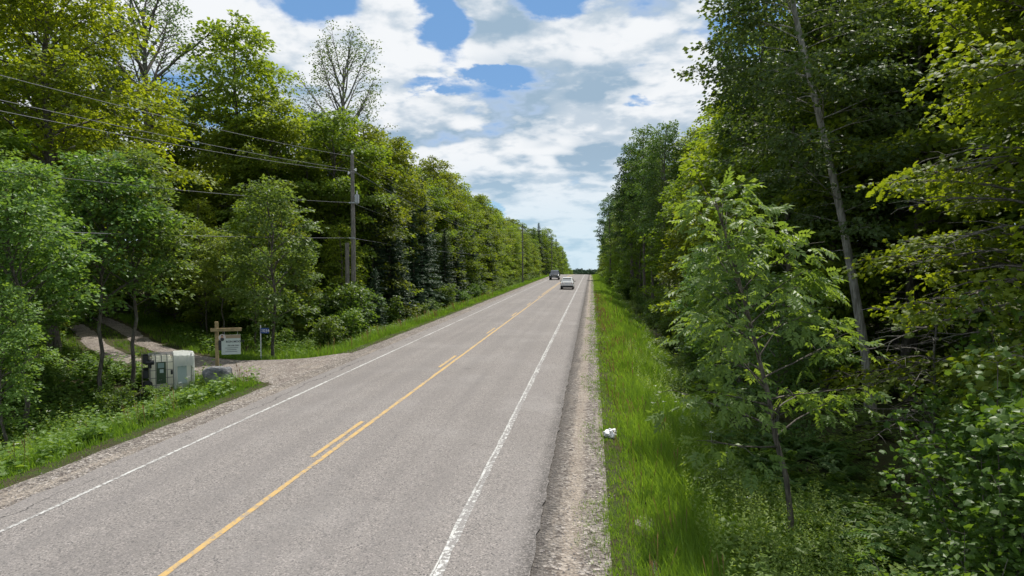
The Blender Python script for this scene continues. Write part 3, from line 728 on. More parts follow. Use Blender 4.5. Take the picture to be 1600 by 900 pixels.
add_kind('ash', 'ash_tree', [gen_tree(131, 8.5, 2.15, .20, 34, Rs=.45, nlv=34, size=.155, tmpl=LEAF, mats=('bark', 'ash'), tr=.07, elev=(1.2, .5), sec=.42, droop=.4), gen_tree(132, 7.8, 2.1, .16, 34, Rs=.45, nlv=34, size=.155, tmpl=LEAF, mats=('bark', 'ash'), tr=.065, elev=(1.2, .5), sec=.42, droop=.4), gen_tree(133, 8.6, 2.5, .36, 34, Rs=.45, nlv=34, size=.155, tmpl=LEAF, mats=('bark', 'ash'), tr=.065, elev=(1.2, .6), sec=.42, droop=.3)])
add_kind('spruce', 'spruce_tree', [gen_conifer(141, 11, 2.3), gen_conifer(142, 9.5, 2.1), gen_conifer(143, 15, 2.7)])
sp_prof = lambda t: .55 + .5 * np.sin(np.pi * np.clip((t - .45) / .55, 0, 1)) ** .7
add_kind('sparse', 'aspen_tree', [gen_tree(151, 23, 5.8, .52, 26, prof=sp_prof, limb=.020, Rs=.7, nlv=11, size=.17, elev=(1.1, .75), leafy=.85, tr=.28, curve=.1, mats=('greybark', 'poplar'), secsides=3, tilt=.9, sec=.42),
                                   gen_tree(152, 22, 6.0, .48, 26, prof=sp_prof, limb=.026, Rs=.75, nlv=20, size=.17, elev=(1.1, .7), leafy=.75, tr=.34, curve=.1, mats=('bark', 'poplar'), tilt=.9, sec=.45)])
add_kind('shrub', 'shrub', [gen_shrub(161, 2.4, 1.4, size=.15), gen_shrub(162, 1.8, 1.3, size=.15), gen_shrub(163, 3.2, 1.6, 11, size=.16)], 'shrub', ('stem', 'foliage'))
add_kind('nearshrub', 'maple_shrub', [gen_shrub(171, 4.6, 1.9, 10, 18, .11, MAPLE6, 'shrub', .40), gen_shrub(172, 4.0, 1.9, 10, 18, .105, MAPLE6, 'shrub', .40), gen_shrub(173, 3.0, 1.5, 9, 18, .12, LEAF, 'shrub', .34)], 'shrub', ('stem', 'foliage'))

ORD = ['first', 'second', 'third', 'fourth', 'fifth', 'sixth', 'seventh', 'eighth', 'ninth', 'tenth', 'eleventh', 'twelfth', 'thirteenth', 'fourteenth', 'fifteenth', 'sixteenth', 'seventeenth', 'eighteenth', 'nineteenth']
TENS = {20: 'twent', 30: 'thirt', 40: 'fort', 50: 'fift', 60: 'sixt', 70: 'sevent'}
def ordn(i):
    if i <= 19: return ORD[i - 1]
    t, u_ = divmod(i, 10); tn = TENS[t * 10]
    return tn + 'ieth' if u_ == 0 else tn + 'y-' + ORD[u_ - 1]

# --- hand-placed left trees
big = gen_tree(201, 19, 6.0, .26, 58, Rs=.66, nlv=32, size=.22, tr=.30, sec=.5, tmpl=LEAF, kink=.35, elev=(1.0, .25))
add_kind('bigmaple', 'maple_tree', [big])
place('bigmaple', -25.9, 30.2, 'large bright yellow-green maple with thick dark trunk left of the driveway', rz=.6, color=(1.25, 1.2, .8))
place('maple', -29.0, 25.0, 'bright maple at the left picture edge beside the large trunk', s=1.05, color=(1.2, 1.2, .8), var=1)
place('maple', -32.5, 33.5, 'maple behind the large yellow-green maple', s=1.1, color=(1.15, 1.15, .8), var=2)
place('sparse', -30.8, 44.7, 'tall thin-leaved aspen with dark forked limbs against the sky on the far left', s=1.04, var=1, rz=1.2)
place('maple', -26.0, 48.0, 'tall pointed maple rising beside the dark forked aspen', s=1.22, var=2)
place('maple', -18.6, 48.5, 'full green maple just left of the utility pole', s=.92, var=0)
place('maple', -24.5, 48.0, 'maple filling the gap behind the pointed maple', s=.98, var=1)
place('sparse', -22.2, 59.8, 'nearly bare pale aspen standing above the utility pole', s=1.02, var=0, rz=.4)
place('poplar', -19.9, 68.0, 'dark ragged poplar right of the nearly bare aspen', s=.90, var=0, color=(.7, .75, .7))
place('ash', -21.6, 19.5, 'small sapling wedged between the two lower left saplings', s=.75, var=0, rz=.7)
place('ash', -26.5, 29.0, 'sapling under the big yellow-green maple above the track', s=.9, var=1, rz=3.3)
place('ash', -15.6, 16.4, 'thin young sapling standing in the bright weeds at lower left', s=.55, var=0, rz=2.9)
place('ash', -17.6, 38.5, 'young ash behind the sale sign before the dark forest', s=.75, var=1, rz=2.9)
place('ash', -15.4, 31.5, 'slim ash sapling behind the blue number sign', s=1.05, var=0)
place('ash', -17.3, 22.3, 'ash sapling with straight dark stem left of the tipped tank', s=.98, var=2)
place('ash', -17.0, 23.4, 'leaning ash sapling touching the tipped tank cage', s=1.0, var=2, rz=2, tilt=(0, .06))
place('ash', -16.7, 18.2, 'crooked grey-stemmed sapling at the lower left', s=.88, var=2, rz=3)
place('ash', -18.8, 17.6, 'bushy sapling at the far lower left picture edge', s=.90, var=1, rz=1)
place('ash', -20.0, 21.8, 'round leafy sapling before the left driveway track', s=.66, var=1, rz=4)
place('ash', -22.6, 24.4, 'tall leafy sapling above the left driveway track', s=1.02, var=0, rz=5)
place('ash', -23.5, 21.5, 'dense sapling behind the lower left saplings', s=.95, var=1, rz=2.2)
place('spruce', -16.6, 50.5, 'dark spruce right of the utility pole', s=1.0, var=0)
place('spruce', -15.6, 54.5, 'small spruce at the grass edge past the utility pole', s=.72, var=1)
place('spruce', -16.9, 57.5, 'slender spruce behind the small verge spruce', s=1.0, var=1)
place('spruce', -16.4, 66.0, 'tall narrow spruce standing among the maples on the left', s=1.05, var=0)
place('spruce', -15.3, 47.0, 'bushy young spruce at the foot of the utility pole', s=.5, var=1)
for x, y, s, k, lb in [(-20.2, 35.6, .70, 'ash', 'young ash at the dark forest edge left of the sale sign'), (-22.6, 38.0, .85, 'ash', 'young ash where the driveway meets the dark forest'), (-17.9, 34.6, .62, 'ash', 'short young ash behind the house-number sign'),
                       (-21.2, 40.2, .55, 'edge', 'low maple lit at the forest edge above the sale sign'), (-24.8, 41.0, .62, 'edge', 'low maple lit at the forest edge over the driveway'), (-18.4, 39.2, .60, 'edge', 'low maple lit at the forest edge left of the utility pole'),
                       (-27.5, 42.4, .66, 'edge', 'low maple overhanging the far end of the driveway'), (-16.8, 45.2, .62, 'edge', 'low maple just behind the utility pole')]:
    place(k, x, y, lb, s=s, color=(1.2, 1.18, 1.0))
for q, (x, y, s, v) in enumerate([(-15.9, 52.5, 1.12, 0), (-15.7, 59.0, 1.0, 1), (-16.0, 63.5, 1.2, 0), (-15.6, 71.5, .9, 1), (-15.9, 79, .95, 0), (-15.8, 90, .9, 1), (-16.0, 104, 1.0, 0)]):
    place('spruce', x, y, f'{ordn(q + 1)} of the spruces standing forward along the left grass edge', 'spruces along the left grass edge', s=s, var=v)
# shrubs along the left edge
sh = [(-15.0, 41.6, 1.25, 'dark shrub hiding the foot of the utility pole'), (-15.9, 41.9, 1.35, 'taller shrub close behind the shrub at the pole foot'), (-14.6, 39.6, .9, 'light shrub before the pole-foot shrubs'), (-16.8, 41.0, 1.1, 'shrub between the ash sapling and the utility pole'), (-18.5, 37.5, 1.0, 'leafy shrub behind the sale sign'),
      (-20.5, 39.5, 1.2, 'tall shrub past the driveway bend'), (-17.2, 36.0, .7, 'low shrub behind the blue number sign'), (-22.5, 42.5, 1.1, 'shrub where the driveway enters the trees'),
      (-14.6, 36.5, .8, 'shrub at the right foot of the ash sapling'), (-14.9, 40.5, .9, 'shrub on the meadow edge before the utility pole'), (-15.3, 20.2, .55, 'low dark shrub in the weeds at lower left'),
      (-17.4, 20.9, .34, 'low shrub in front of the tipped tank'), (-18.4, 20.8, .65, 'dark shrub below the left saplings'), (-13.9, 20.7, .40, 'small shrub beside the grass tip of the driveway'), (-21.5, 21.0, 1.0, 'shrub at the left picture edge under the saplings'),
      (-24.5, 26.5, 1.0, 'shrub left of the driveway track'), (-29.0, 29.5, 1.3, 'shrub under the large yellow-green maple')]
for x, y, s, lb in sh: place('shrub', x, y, lb, s=s, group='shrubs along the left forest edge')

# --- left treeline rows
g1 = 'trees in the left treeline'; g2 = 'trees behind the left treeline'; g3 = 'trees deep in the left forest'
y = 49.0; i = 0
while y < 235:
    i += 1; k = 'edge' if rk.uniform() < .72 else ('maple' if rk.uniform() < .6 else 'poplar')
    if rk.uniform() < .10: k = 'spruce'
    x = -18.5 + rk.normal(0, .55); place(k, x, y, f'{ordn(i)} tree past the utility pole in the left treeline', g1, s=rk.uniform(.82, 1.06) * (.9 if y > 120 else 1) * (.82 if k == 'poplar' else 1), color=(1, 1, 1) if rk.uniform() < .5 else (1.06, 1.06, .85))
    y += rk.uniform(3.2, 4.5)
y = 46.0; i = 0
while y < 235:
    i += 1; k = 'maple' if rk.uniform() < .8 else 'poplar'
    place(k, -22.3 + rk.normal(0, .8), y, f'tall crown behind the {ordn(i)} tree of the left treeline', g2, s=rk.uniform(.86, 1.03) * (1 if k == 'maple' else .80) * (.9 if y > 120 else 1)); y += rk.uniform(4.6, 6.2)
y = 50.0
while y < 190:
    place('edge', -28.5 + rk.normal(0, 1), y, 'maple deep in the left forest, only its top showing', g3, s=rk.uniform(.88, 1.0) * (.9 if y > 120 else 1)); y += rk.uniform(6, 8)
# forest body behind the driveway
for x, y in [(-30, 47), (-33, 52), (-37, 56), (-41, 50), (-36, 44.5), (-45, 56), (-34, 39), (-38, 36), (-43, 42), (-48, 48), (-31, 58), (-40, 63), (-48, 62), (-35, 66), (-44, 35), (-36, 30), (-32, 24), (-38, 26)]:
    place('maple' if rk.uniform() < .7 else 'edge', x + rk.normal(0, .5), y, 'maple in the dark forest behind the driveway', 'forest trees behind the driveway', s=rk.uniform(.9, 1.08))
for q, (x, y) in enumerate([(-20.0, 46.5), (-23.0, 48.0), (-26.2, 50.0), (-29.5, 49.5), (-34.5, 50.5), (-39.5, 53), (-33.5, 40.5), (-36.5, 37.5), (-31.0, 33.0), (-29.0, 27.5), (-42, 47), (-45, 51)]):
    place('edge', x, y, f'{ordn(q + 1)} low branched maple round the wooded end of the driveway', 'low maples round the driveway', s=rk.uniform(.62, .85))
for q, (x, y) in enumerate([(-21.5, 45), (-24.6, 46), (-27.5, 46.8), (-30.5, 47.5), (-27, 50), (-32, 51), (-36, 48.5), (-38, 45), (-34, 36), (-30, 35.5), (-32.5, 30), (-28.5, 32.5), (-35, 42)]):
    place('shrub', x, y, f'{ordn(q + 1)} shrub in the shade at the wooded end of the driveway', 'shrubs at the driveway end', s=rk.uniform(.9, 1.3))
# past the crest, left
y = 238.0; i = 0
while y < 520:
    i += 1; k = 'spruce' if rk.uniform() < .4 else 'edge'
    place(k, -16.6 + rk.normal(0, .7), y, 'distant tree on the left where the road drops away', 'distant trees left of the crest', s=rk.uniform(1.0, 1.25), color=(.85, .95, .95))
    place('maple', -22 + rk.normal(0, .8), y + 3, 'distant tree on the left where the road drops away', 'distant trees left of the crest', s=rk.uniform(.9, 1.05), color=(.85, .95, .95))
    y += rk.uniform(7, 9)
place('spruce', -18, 232, 'pointed spruce topping the far end of the left treeline', s=1.22, var=2)

# --- right side, hand-placed
sap = gen_tree(305, 6.9, 1.85, .30, 36, Rs=.34, nlv=8, size=.27, tmpl=ASH, mats=('bark', 'ash'), tr=.046, lean=(-1.5, .2), elev=(1.1, .35), sec=.44, droop=.3, tilt=.3, leafy=.62, limb=.009, inner=.4, kink=.12, prof=lambda t: (1 - t) ** .55 * 1.15)
add_kind('sapling', 'ash_tree', [sap])
o = place('sapling', 3.66, 12.75, 'sunlit young ash leaning left on the right bank, glossy leaves', rz=0, color=(1.22, 1.24, 1.2))
bm = gen_tree(302, 17, 7.2, .20, 62, Rs=.55, nlv=34, size=.115, tmpl=MAPLE6, tr=.30, sec=.42, elev=(.8, .05), curve=-.3, azr=(1.9, 5.2), droop=.3, inner=.4, prof=lambda t: np.clip(1.1 - .7 * t, .2, 1))
add_kind('overhang', 'maple_tree', [bm])
place('overhang', 12.3, 14.4, 'overhanging maple with layered yellow-green leaves at the right picture edge', rz=0, color=(1.15, 1.12, .75))
pop = gen_tree(303, 22, 3.4, .26, 64, inner=.12, Rs=.52, nlv=28, size=.16, tmpl=LEAF, mats=('palebark', 'poplar'), limb=.006, tr=.15, lean=(-3.8, .5), elev=(.9, .1), tilt=.9, sec=.36, sides=9, kink=.18)
add_kind('bigpoplar', 'poplar_tree', [pop])
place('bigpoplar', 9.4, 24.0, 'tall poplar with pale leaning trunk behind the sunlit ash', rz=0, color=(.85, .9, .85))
for x, y, s, v, lb in [(4.55, 8.6, .78, 2, 'broad-leaved shrub at the bottom right corner of the bank'), (5.6, 9.6, .95, 0, 'dense maple shrub filling the lower right corner'), (6.6, 11.0, 1.05, 1, 'maple shrub behind the lower right corner shrub'),
                       (7.6, 12.8, 1.1, 0, 'maple shrub under the overhanging maple'), (6.3, 7.9, .85, 1, 'nearest maple shrub at the right picture edge'),
                       (8.6, 14.6, 1.0, 1, 'maple shrub in shade deep on the right'), (8.8, 11.2, 1.1, 1, 'tall maple shrub on the right picture edge in shade')]:
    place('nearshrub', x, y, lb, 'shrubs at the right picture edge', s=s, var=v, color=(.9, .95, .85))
place('ash', 4.9, 22.5, 'bushy young ash on the right bank behind the sunlit one', s=.80, var=1)
place('ash', 4.7, 17.6, 'low young ash hanging over the grass left of the sunlit ash', s=.62, var=0)
place('ash', 5.0, 29.5, 'young ash at the right grass edge past the bushy one', s=.72, var=0)
dead = gen_tree(304, 9, 3.6, .35, 13, Rs=.2, nlv=1, size=.02, tmpl=LEAF, mats=('greybark', 'maple'), tr=.09, elev=(.6, .1), leafy=0.0, azr=(2.2, 4.4), sec=.35, curve=-.7)
KIND['dead'] = ('dead_tree', [(dead[0],)], 'tree', ('trunk',))
place('dead', 9.6, 15.4, 'bare grey dead tree with tangled branches in the dark right forest', rz=0)
place('dead', 7.6, 16.2, 'small bare dead tree with drooping twigs beside the pale trunk', rz=.5, s=.55)

gr1 = 'trees in the right treeline'; gr2 = 'trees behind the right treeline'; gr3 = 'trees deep in the right forest'
y = 29.0; i = 0
while y < 300:
    i += 1; k = 'edge' if rk.uniform() < .6 else 'poplar'
    big_ = 1.12 if y > 130 else 1.0
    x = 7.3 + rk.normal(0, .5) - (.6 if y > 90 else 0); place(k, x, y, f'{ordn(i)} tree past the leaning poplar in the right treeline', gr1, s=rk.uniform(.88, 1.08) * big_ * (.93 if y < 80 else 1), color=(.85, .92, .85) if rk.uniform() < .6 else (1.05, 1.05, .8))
    y += rk.uniform(4.2, 5.8)
y = 27.0; i = 0
while y < 240:
    i += 1; k = 'maple' if rk.uniform() < .6 else 'poplar'
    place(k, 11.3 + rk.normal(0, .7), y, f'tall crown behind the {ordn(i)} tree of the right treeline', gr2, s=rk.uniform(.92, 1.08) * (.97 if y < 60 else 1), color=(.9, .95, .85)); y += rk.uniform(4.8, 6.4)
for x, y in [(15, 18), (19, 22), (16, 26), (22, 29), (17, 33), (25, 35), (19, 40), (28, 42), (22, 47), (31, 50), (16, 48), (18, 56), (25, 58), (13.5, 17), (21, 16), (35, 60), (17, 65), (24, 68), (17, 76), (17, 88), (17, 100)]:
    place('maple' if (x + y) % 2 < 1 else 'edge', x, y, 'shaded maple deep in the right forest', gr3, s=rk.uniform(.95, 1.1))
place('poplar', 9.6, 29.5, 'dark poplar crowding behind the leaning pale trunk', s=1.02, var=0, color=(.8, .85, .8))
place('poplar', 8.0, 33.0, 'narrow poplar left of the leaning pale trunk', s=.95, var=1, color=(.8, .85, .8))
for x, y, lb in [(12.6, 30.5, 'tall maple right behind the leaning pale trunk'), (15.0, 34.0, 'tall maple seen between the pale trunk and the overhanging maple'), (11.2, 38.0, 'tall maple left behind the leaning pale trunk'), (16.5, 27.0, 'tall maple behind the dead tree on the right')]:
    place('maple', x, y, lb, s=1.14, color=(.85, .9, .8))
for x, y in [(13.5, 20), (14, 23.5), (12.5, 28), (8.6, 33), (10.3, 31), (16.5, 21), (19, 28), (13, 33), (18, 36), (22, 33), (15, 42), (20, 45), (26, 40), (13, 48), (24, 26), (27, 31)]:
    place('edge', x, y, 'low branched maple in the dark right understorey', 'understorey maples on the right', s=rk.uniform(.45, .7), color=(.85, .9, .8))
y = 29.0; i = 0
while y < 150:
    i += 1; place('shrub', 5.2 + rk.normal(0, .4), y, f'{ordn(i)} shrub past the sunlit ash along the right grass edge', 'shrubs along the right forest edge', s=rk.uniform(.55, 1.0), color=(.95, 1, .85)); y += rk.uniform(2.6, 5.5)
y = 50.0; i = 0
while y < 190:
    i += 1; place('shrub', -14.9 + rk.normal(0, .35), y, f'{ordn(i)} shrub past the utility pole along the left grass edge', 'shrubs along the left forest edge', s=rk.uniform(.55, 1.05)); y += rk.uniform(2.8, 6)
place('poplar', 3.8, 143, 'tall poplar leaning over the right shoulder near the crest', s=1.0, var=0, color=(.8, .9, .85), tilt=(0, -.05))
place('poplar', 5.3, 96, 'tall dark poplar halfway up the right treeline', s=1.08, var=1, color=(.75, .85, .8))

# ferns on the right bank
def gen_fern(seed):
    r = np.random.default_rng(seed); P = []; Dr = []; Nn = []; Sz = []
    for f in range(9):
        a = f * .7 + r.normal(0, .2); L = r.uniform(.55, .8)
        for t in np.linspace(.12, 1, 16):
            p = (L * t * math.cos(a), L * t * math.sin(a), .55 * L * math.sin(t * 2.3) + .02)
            for sg in (-1, 1):
                aa = a + sg * 1.25; P.append(p); Dr.append((math.cos(aa), math.sin(aa), -.15)); Nn.append((math.cos(a) * t * .6, math.sin(a) * t * .6, 1)); Sz.append(.17 * L * math.sin(min(1, (1.06 - t) * 1.4) * 1.57) + .012)
    V, F = stamp(LEAF[0] * np.array([.75, 1, 1]), LEAF[1], np.array(P), frames(np.array(Dr), np.array(Nn)), np.array(Sz))
    return V, F, np.repeat(r.uniform(0, 1, len(P)), 4)
fm = [gen_fern(1), gen_fern(2)]
rf = np.random.default_rng(31); Vs = []
for k in range(90):
    x, y = rf.uniform(3.4, 6.8), rf.uniform(8.5, 21); q = rf.uniform(0, 6.28); s_ = rf.uniform(.8, 1.35)
    v, f, t_ = fm[k % 2]; c_, n_ = math.cos(q), math.sin(q)
    v = v @ np.array([[c_, n_, 0], [-n_, c_, 0], [0, 0, 1]]) * s_ + np.array([x, y, float(gz(x, y))]); Vs.append((v, f, t_))
V, F, T = cat_vf(Vs)
tag(link('ferns', mesh_np('ferns', V, F, M['fern'], tint=T)), 'green ferns in the shade at the foot of the right bank', kind='stuff')

# white wildflower heads dotted in the verge
def flowers():
    r = np.random.default_rng(6); Vs = []
    pts = [(-15 + r.normal(0, 1.2), r.uniform(13, 24)) for _ in range(26)] + [(-13.5 + r.normal(0, .5), r.uniform(38, 48)) for _ in range(34)] + [(r.uniform(1.6, 3.4), r.uniform(13, 24)) for _ in range(14)]
    for x, y in pts:
        c = np.array([x, y, float(gz(x, y)) + r.uniform(.45, .85)])
        n = 14; a = r.uniform(0, 6.28, n); rr = .05 * np.sqrt(r.uniform(0, 1, n))
        P = c + np.stack([rr * np.cos(a), rr * np.sin(a), r.normal(0, .006, n)], 1)
        V, F = stamp(LEAF[0], LEAF[1], P, frames(np.stack([np.cos(a), np.sin(a), 0 * a], 1), np.tile([0, 0, 1.], (n, 1)) + r.normal(0, .2, (n, 3))), np.full(n, .03))
        Vs.append((V, F)); sv, sf = tube([c - [0, 0, .5], c], [.004, .003], 3)
        Vs.append((sv, np.stack([sf[:, 0], sf[:, 1], sf[:, 2]], 1)))
    V, F, _ = cat_vf(Vs)
    tag(link('wildflowers', mesh_np('wildflowers', V, F, M['flower'])), 'white wildflower heads dotted along the verges', kind='stuff')
flowers()

# ------------------------------------------------------------------ distant forest across the valley
def far_forest():
    r = np.random.default_rng(9); n = 1500
    x = r.uniform(-420, 420, n); y = 1380 + 240 * r.uniform(0, 1, n)
    m = 60; ph = np.arccos(1 - 2 * (np.arange(m) + .5) / m); th = np.pi * (1 + 5 ** .5) * np.arange(m)
    U = np.stack([np.cos(th) * np.sin(ph), np.sin(th) * np.sin(ph), np.cos(ph)], 1)
    rad = r.uniform(3.5, 6, n)
    pos = np.stack([x, y, gz(x, y) + 7 + r.normal(0, 1.6, n)], 1)[:, None] + U[None] * rad[:, None, None] * r.uniform(.75, 1.15, (n, m, 1)) * np.array([1, 1, 1.15])
    d = r.normal(0, 1, (n * m, 3)); nn = np.repeat(U[None], n, 0).reshape(-1, 3) + r.normal(0, .4, (n * m, 3))
    V, F = stamp(LEAF[0] * np.array([1.6, 1, 1]), LEAF[1], pos.reshape(-1, 3), frames(d, nn), np.full(n * m, 3.0))
    m_ = leaf_mat('far_foliage', (0.030, 0.060, 0.032), (0.055, 0.095, 0.055), .15, .7, .1, 0, (1.2, 1.2, 1.0))
    tag(link('distant_forest', mesh_np('distant_forest', V, F, m_, tint=np.repeat(r.uniform(0, 1, n * m), 4))), 'distant wooded ridge beyond the crest of the road', kind='stuff')
far_forest()

# ------------------------------------------------------------------ small bmesh kit
def bbox(bm, x0, x1, y0, y1, z0, z1, mi=0, bevel=0.0):
    vs = [bm.verts.new(p) for p in ((x0, y0, z0), (x1, y0, z0), (x1, y1, z0), (x0, y1, z0), (x0, y0, z1), (x1, y0, z1), (x1, y1, z1), (x0, y1, z1))]
    fs = [bm.faces.new([vs[k] for k in q]) for q in ((3, 2, 1, 0), (4, 5, 6, 7), (0, 1, 5, 4), (1, 2, 6, 5), (2, 3, 7, 6), (3, 0, 4, 7))]
    for f in fs: f.material_index = mi
    if bevel: bmesh.ops.bevel(bm, geom=list({e for f in fs for e in f.edges}), offset=bevel, segments=2, affect='EDGES')
def bcyl(bm, p0, p1, r0, r1=None, n=12):
    r1 = r0 if r1 is None else r1; p0 = Vector(p0); p1 = Vector(p1); d = p1 - p0
    Mx = Matrix.Translation((p0 + p1) / 2) @ d.to_track_quat('Z', 'Y').to_matrix().to_4x4()
    bmesh.ops.create_cone(bm, cap_ends=True, segments=n, radius1=r0, radius2=r1, depth=d.length, matrix=Mx)
def bobj(name, bm, mats, parent=None, loc=(0, 0, 0), rot=(0, 0, 0), smooth=False):
    me = bpy.data.meshes.new(name); bm.normal_update(); bm.to_mesh(me); bm.free()
    for m in (mats if isinstance(mats, (list, tuple)) else [mats]): me.materials.append(m)
    if smooth: me.polygons.foreach_set('use_smooth', [True] * len(me.polygons))
    return link(name, me, parent, loc, rot)
def box_obj(name, b, m, parent=None, bevel=0.0, rot=(0, 0, 0), loc=(0, 0, 0)):
    bm = bmesh.new(); bbox(bm, *b, bevel=bevel); return bobj(name, bm, m, parent, loc, rot)
def empty(name, loc, rz=0, **kw):
    o = bpy.data.objects.new(name, None); C.objects.link(o); o.location = loc; o.rotation_euler = (0, 0, rz); tag(o, **kw); return o

# ------------------------------------------------------------------ utility poles and wires
wood_pole = bark('weathered_pole_wood', (0.13, 0.12, 0.105), (0.24, 0.22, 0.195), 10)
metal_grey = plain('grey_painted_metal', (0.42, 0.44, 0.46), .45, .3)
porcelain = plain('white_porcelain', (0.8, 0.8, 0.78), .25)
wire_m = plain('aluminium_wire', (0.15, 0.155, 0.17), .6, .0)
def pole(x, y, H, label, transformer=False):
    z = float(gz(x, y)); o = empty('utility_pole', (x, y, z), label=label, cat='utility pole', group='utility poles on the left roadside')
    v, f = tube([(0, 0, -.5), (0.02, 0, H * .5 - z), (0, 0, H - z)], [.17, .145, .11], 12); link('pole_shaft', mesh_np('pole_shaft', v, f, wood_pole, smooth=True), o)
    bm = bmesh.new(); bcyl(bm, (0, 0, H - z - .01), (0, 0, H - z + .10), .03); bcyl(bm, (0, 0, H - z + .08), (0, 0, H - z + .24), .085, .05); bobj('insulator', bm, porcelain, o)
    for sx, hh in ((.24, 10.05), (-.24, 9.85)):
        bm = bmesh.new(); bcyl(bm, (0, -.02, hh - z), (sx, -.02, hh - z), .025); bcyl(bm, (sx, -.02, hh - z - .09), (sx, -.02, hh - z + .10), .06, .05); bobj('insulator', bm, porcelain, o)
    if transformer:
        t_ = box_obj('transformer', (.18, .42, -.14, .14, 7.85 - z, 8.45 - z), metal_grey, o, .04)
        bm = bmesh.new(); bcyl(bm, (.30, 0, 8.45 - z), (.30, 0, 8.66 - z), .04, .03); bobj('bushing', bm, porcelain, t_)
        bm = bmesh.new(); bbox(bm, .08, .20, -.03, .03, 8.0 - z, 8.08 - z); bbox(bm, .08, .20, -.03, .03, 8.28 - z, 8.36 - z); bobj('bracket', bm, metal_grey, o)
    for hh in (7.9, 5.6):
        bm = bmesh.new(); bbox(bm, -.20, .19, -.165, -.13, hh - z - .04, hh - z + .04); bobj('wire_clamp', bm, metal_grey, o)
    return o
PXS = [-17.3, -15.6, -14.2, -13.8, -13.6]; PX = -15.6; PY = [-50, 43.4, 140, 236, 320]; PZ = [10.2] + [10.2 + float(road_z(y)) for y in PY[1:]]
pole(PX, 43.4, 11.05, 'tall wooden utility pole with small grey transformer on the left roadside', True)
pole(PXS[2], 140, 11.4, 'thin distant utility pole in front of the left treeline by the dark pickup')
pole(PXS[3], 236, 10.6, 'far utility pole beyond the dark pickup')
pole(PXS[4], 320, 9.0 + float(road_z(320)) + 4, 'farthest utility pole where the road drops away')
bm = bmesh.new(); bcyl(bm, (0, 0, -.5), (0, 0, 6.35), .15, .13, 12)
tag(bobj('pole_stub', bm, wood_pole, None, (PX - .33, 43.2, float(gz(PX, 43))), smooth=False), 'short cut-off grey pole standing beside the tall utility pole', 'pole stub')
for nm, hh, sx, sg, rad in (('top power wire strung along the left roadside poles', 10.92, 0, 2.1, .0095), ('upper of the paired power wires below the top wire', 10.1, -.24, 1.85, .0095), ('lower of the paired power wires below the top wire', 9.9, .24, 2.1, .0095),
                            ('thin middle wire between the power wires and the lowest cable', 7.9, 0, 1.6, .009), ('lowest and thickest telephone cable on the poles', 5.6, 0, .75, .012)):
    pts = []
    for a_ in range(4):
        n = 26 if a_ < 2 else 10
        z0, z1 = hh + float(road_z(PY[a_])), hh + float(road_z(PY[a_ + 1]))
        if a_ >= 1: z1 += .0
        for k in range(n + (a_ == 3)):
            t = k / n; pts.append((PXS[a_] + t * (PXS[a_ + 1] - PXS[a_]) + sx, PY[a_] + t * (PY[a_ + 1] - PY[a_]) - .17 * (hh < 8), z0 + (z1 - z0) * t - 4 * sg * t * (1 - t)))
    v, f = tube(pts, [rad] * len(pts), 5)
    tag(link('overhead_wire', mesh_np('overhead_wire', v, f, wire_m, smooth=True)), nm, 'wire', 'overhead wires')

# ------------------------------------------------------------------ for-sale sign
def text(body, size, loc, m, parent, name='lettering', align='LEFT', rot=(R_(90), 0, 0), ext=.001, bold=0.0):
    c = bpy.data.curves.new(name, 'FONT'); c.body = body; c.size = size; c.align_x = align; c.extrude = ext; c.offset = bold; c.resolution_u = 2
    c.materials.append(m); o = bpy.data.objects.new(name, c); C.objects.link(o); bpy.context.view_layer.update()
    me = bpy.data.meshes.new_from_object(o.evaluated_get(bpy.context.evaluated_depsgraph_get())); bpy.data.objects.remove(o)
    return link(name, me, parent, loc, rot)
lumber = plain('yellow_lumber', (0.36, 0.27, 0.135), .75, var=.35, scale=9, bump=.3)
signwhite = plain('sign_white', (0.50, 0.56, 0.53), .5, var=.08)
ink = plain('sign_ink', (0.03, 0.035, 0.04), .6); tan = plain('sign_tan_band', (0.30, 0.23, 0.15), .6)
sx_, sy_ = -14.0, 24.1; sz_ = float(gz(sx_, sy_))
sg = empty('sale_sign', (sx_, sy_, sz_), R_(24), label='wooden post with arm holding a pale sale sign at the driveway', cat='sign')
box_obj('post', (-.06, .06, -.06, .06, -.5, 1.86 - sz_), lumber, sg, .006)
box_obj('arm', (-.20, .88, -.055, -.015 + .035, 1.50 - sz_, 1.62 - sz_), lumber, sg, .004).location = (0, -.02 - .06, 0)
pb = box_obj('sign_board', (.17, .84, -.10, -.085, .62 - sz_, 1.36 - sz_), signwhite, sg)
box_obj('header_band', (.172, .838, -.104, -.101, 1.23 - sz_, 1.358 - sz_), tan, sg)
for xx in (.28, .74):
    bm = bmesh.new(); bcyl(bm, (xx, -.092, 1.35 - sz_), (xx, -.092, 1.51 - sz_), .007, n=6); bobj('hanger', bm, metal_grey, sg)
text('RON MOODY', .105, (.33, -.1035, 1.07 - sz_), ink, sg, bold=.003)
text('705 646 2001', .075, (.38, -.1035, .93 - sz_), ink, sg, bold=.002)
for i_, (x0, x1) in enumerate(((.30, .76), (.36, .70), (.30, .72))): box_obj('print_line', (x0, x1, -.1035, -.101, .86 - .07 * i_ - sz_, .875 - .07 * i_ - sz_), ink, sg)
bm = bmesh.new(); bcyl(bm, (.20, -.106, 1.27 - sz_), (.20, -.116, 1.27 - sz_), .125, n=24); ph = bobj('portrait_photo', bm, plain('photo_backdrop', (.55, .50, .48), .5), sg)
bm = bmesh.new(); bcyl(bm, (.20, -.117, 1.30 - sz_), (.20, -.120, 1.30 - sz_), .048, n=16); bobj('printed_face', bm, plain('photo_skin', (.42, .24, .17), .6), ph)
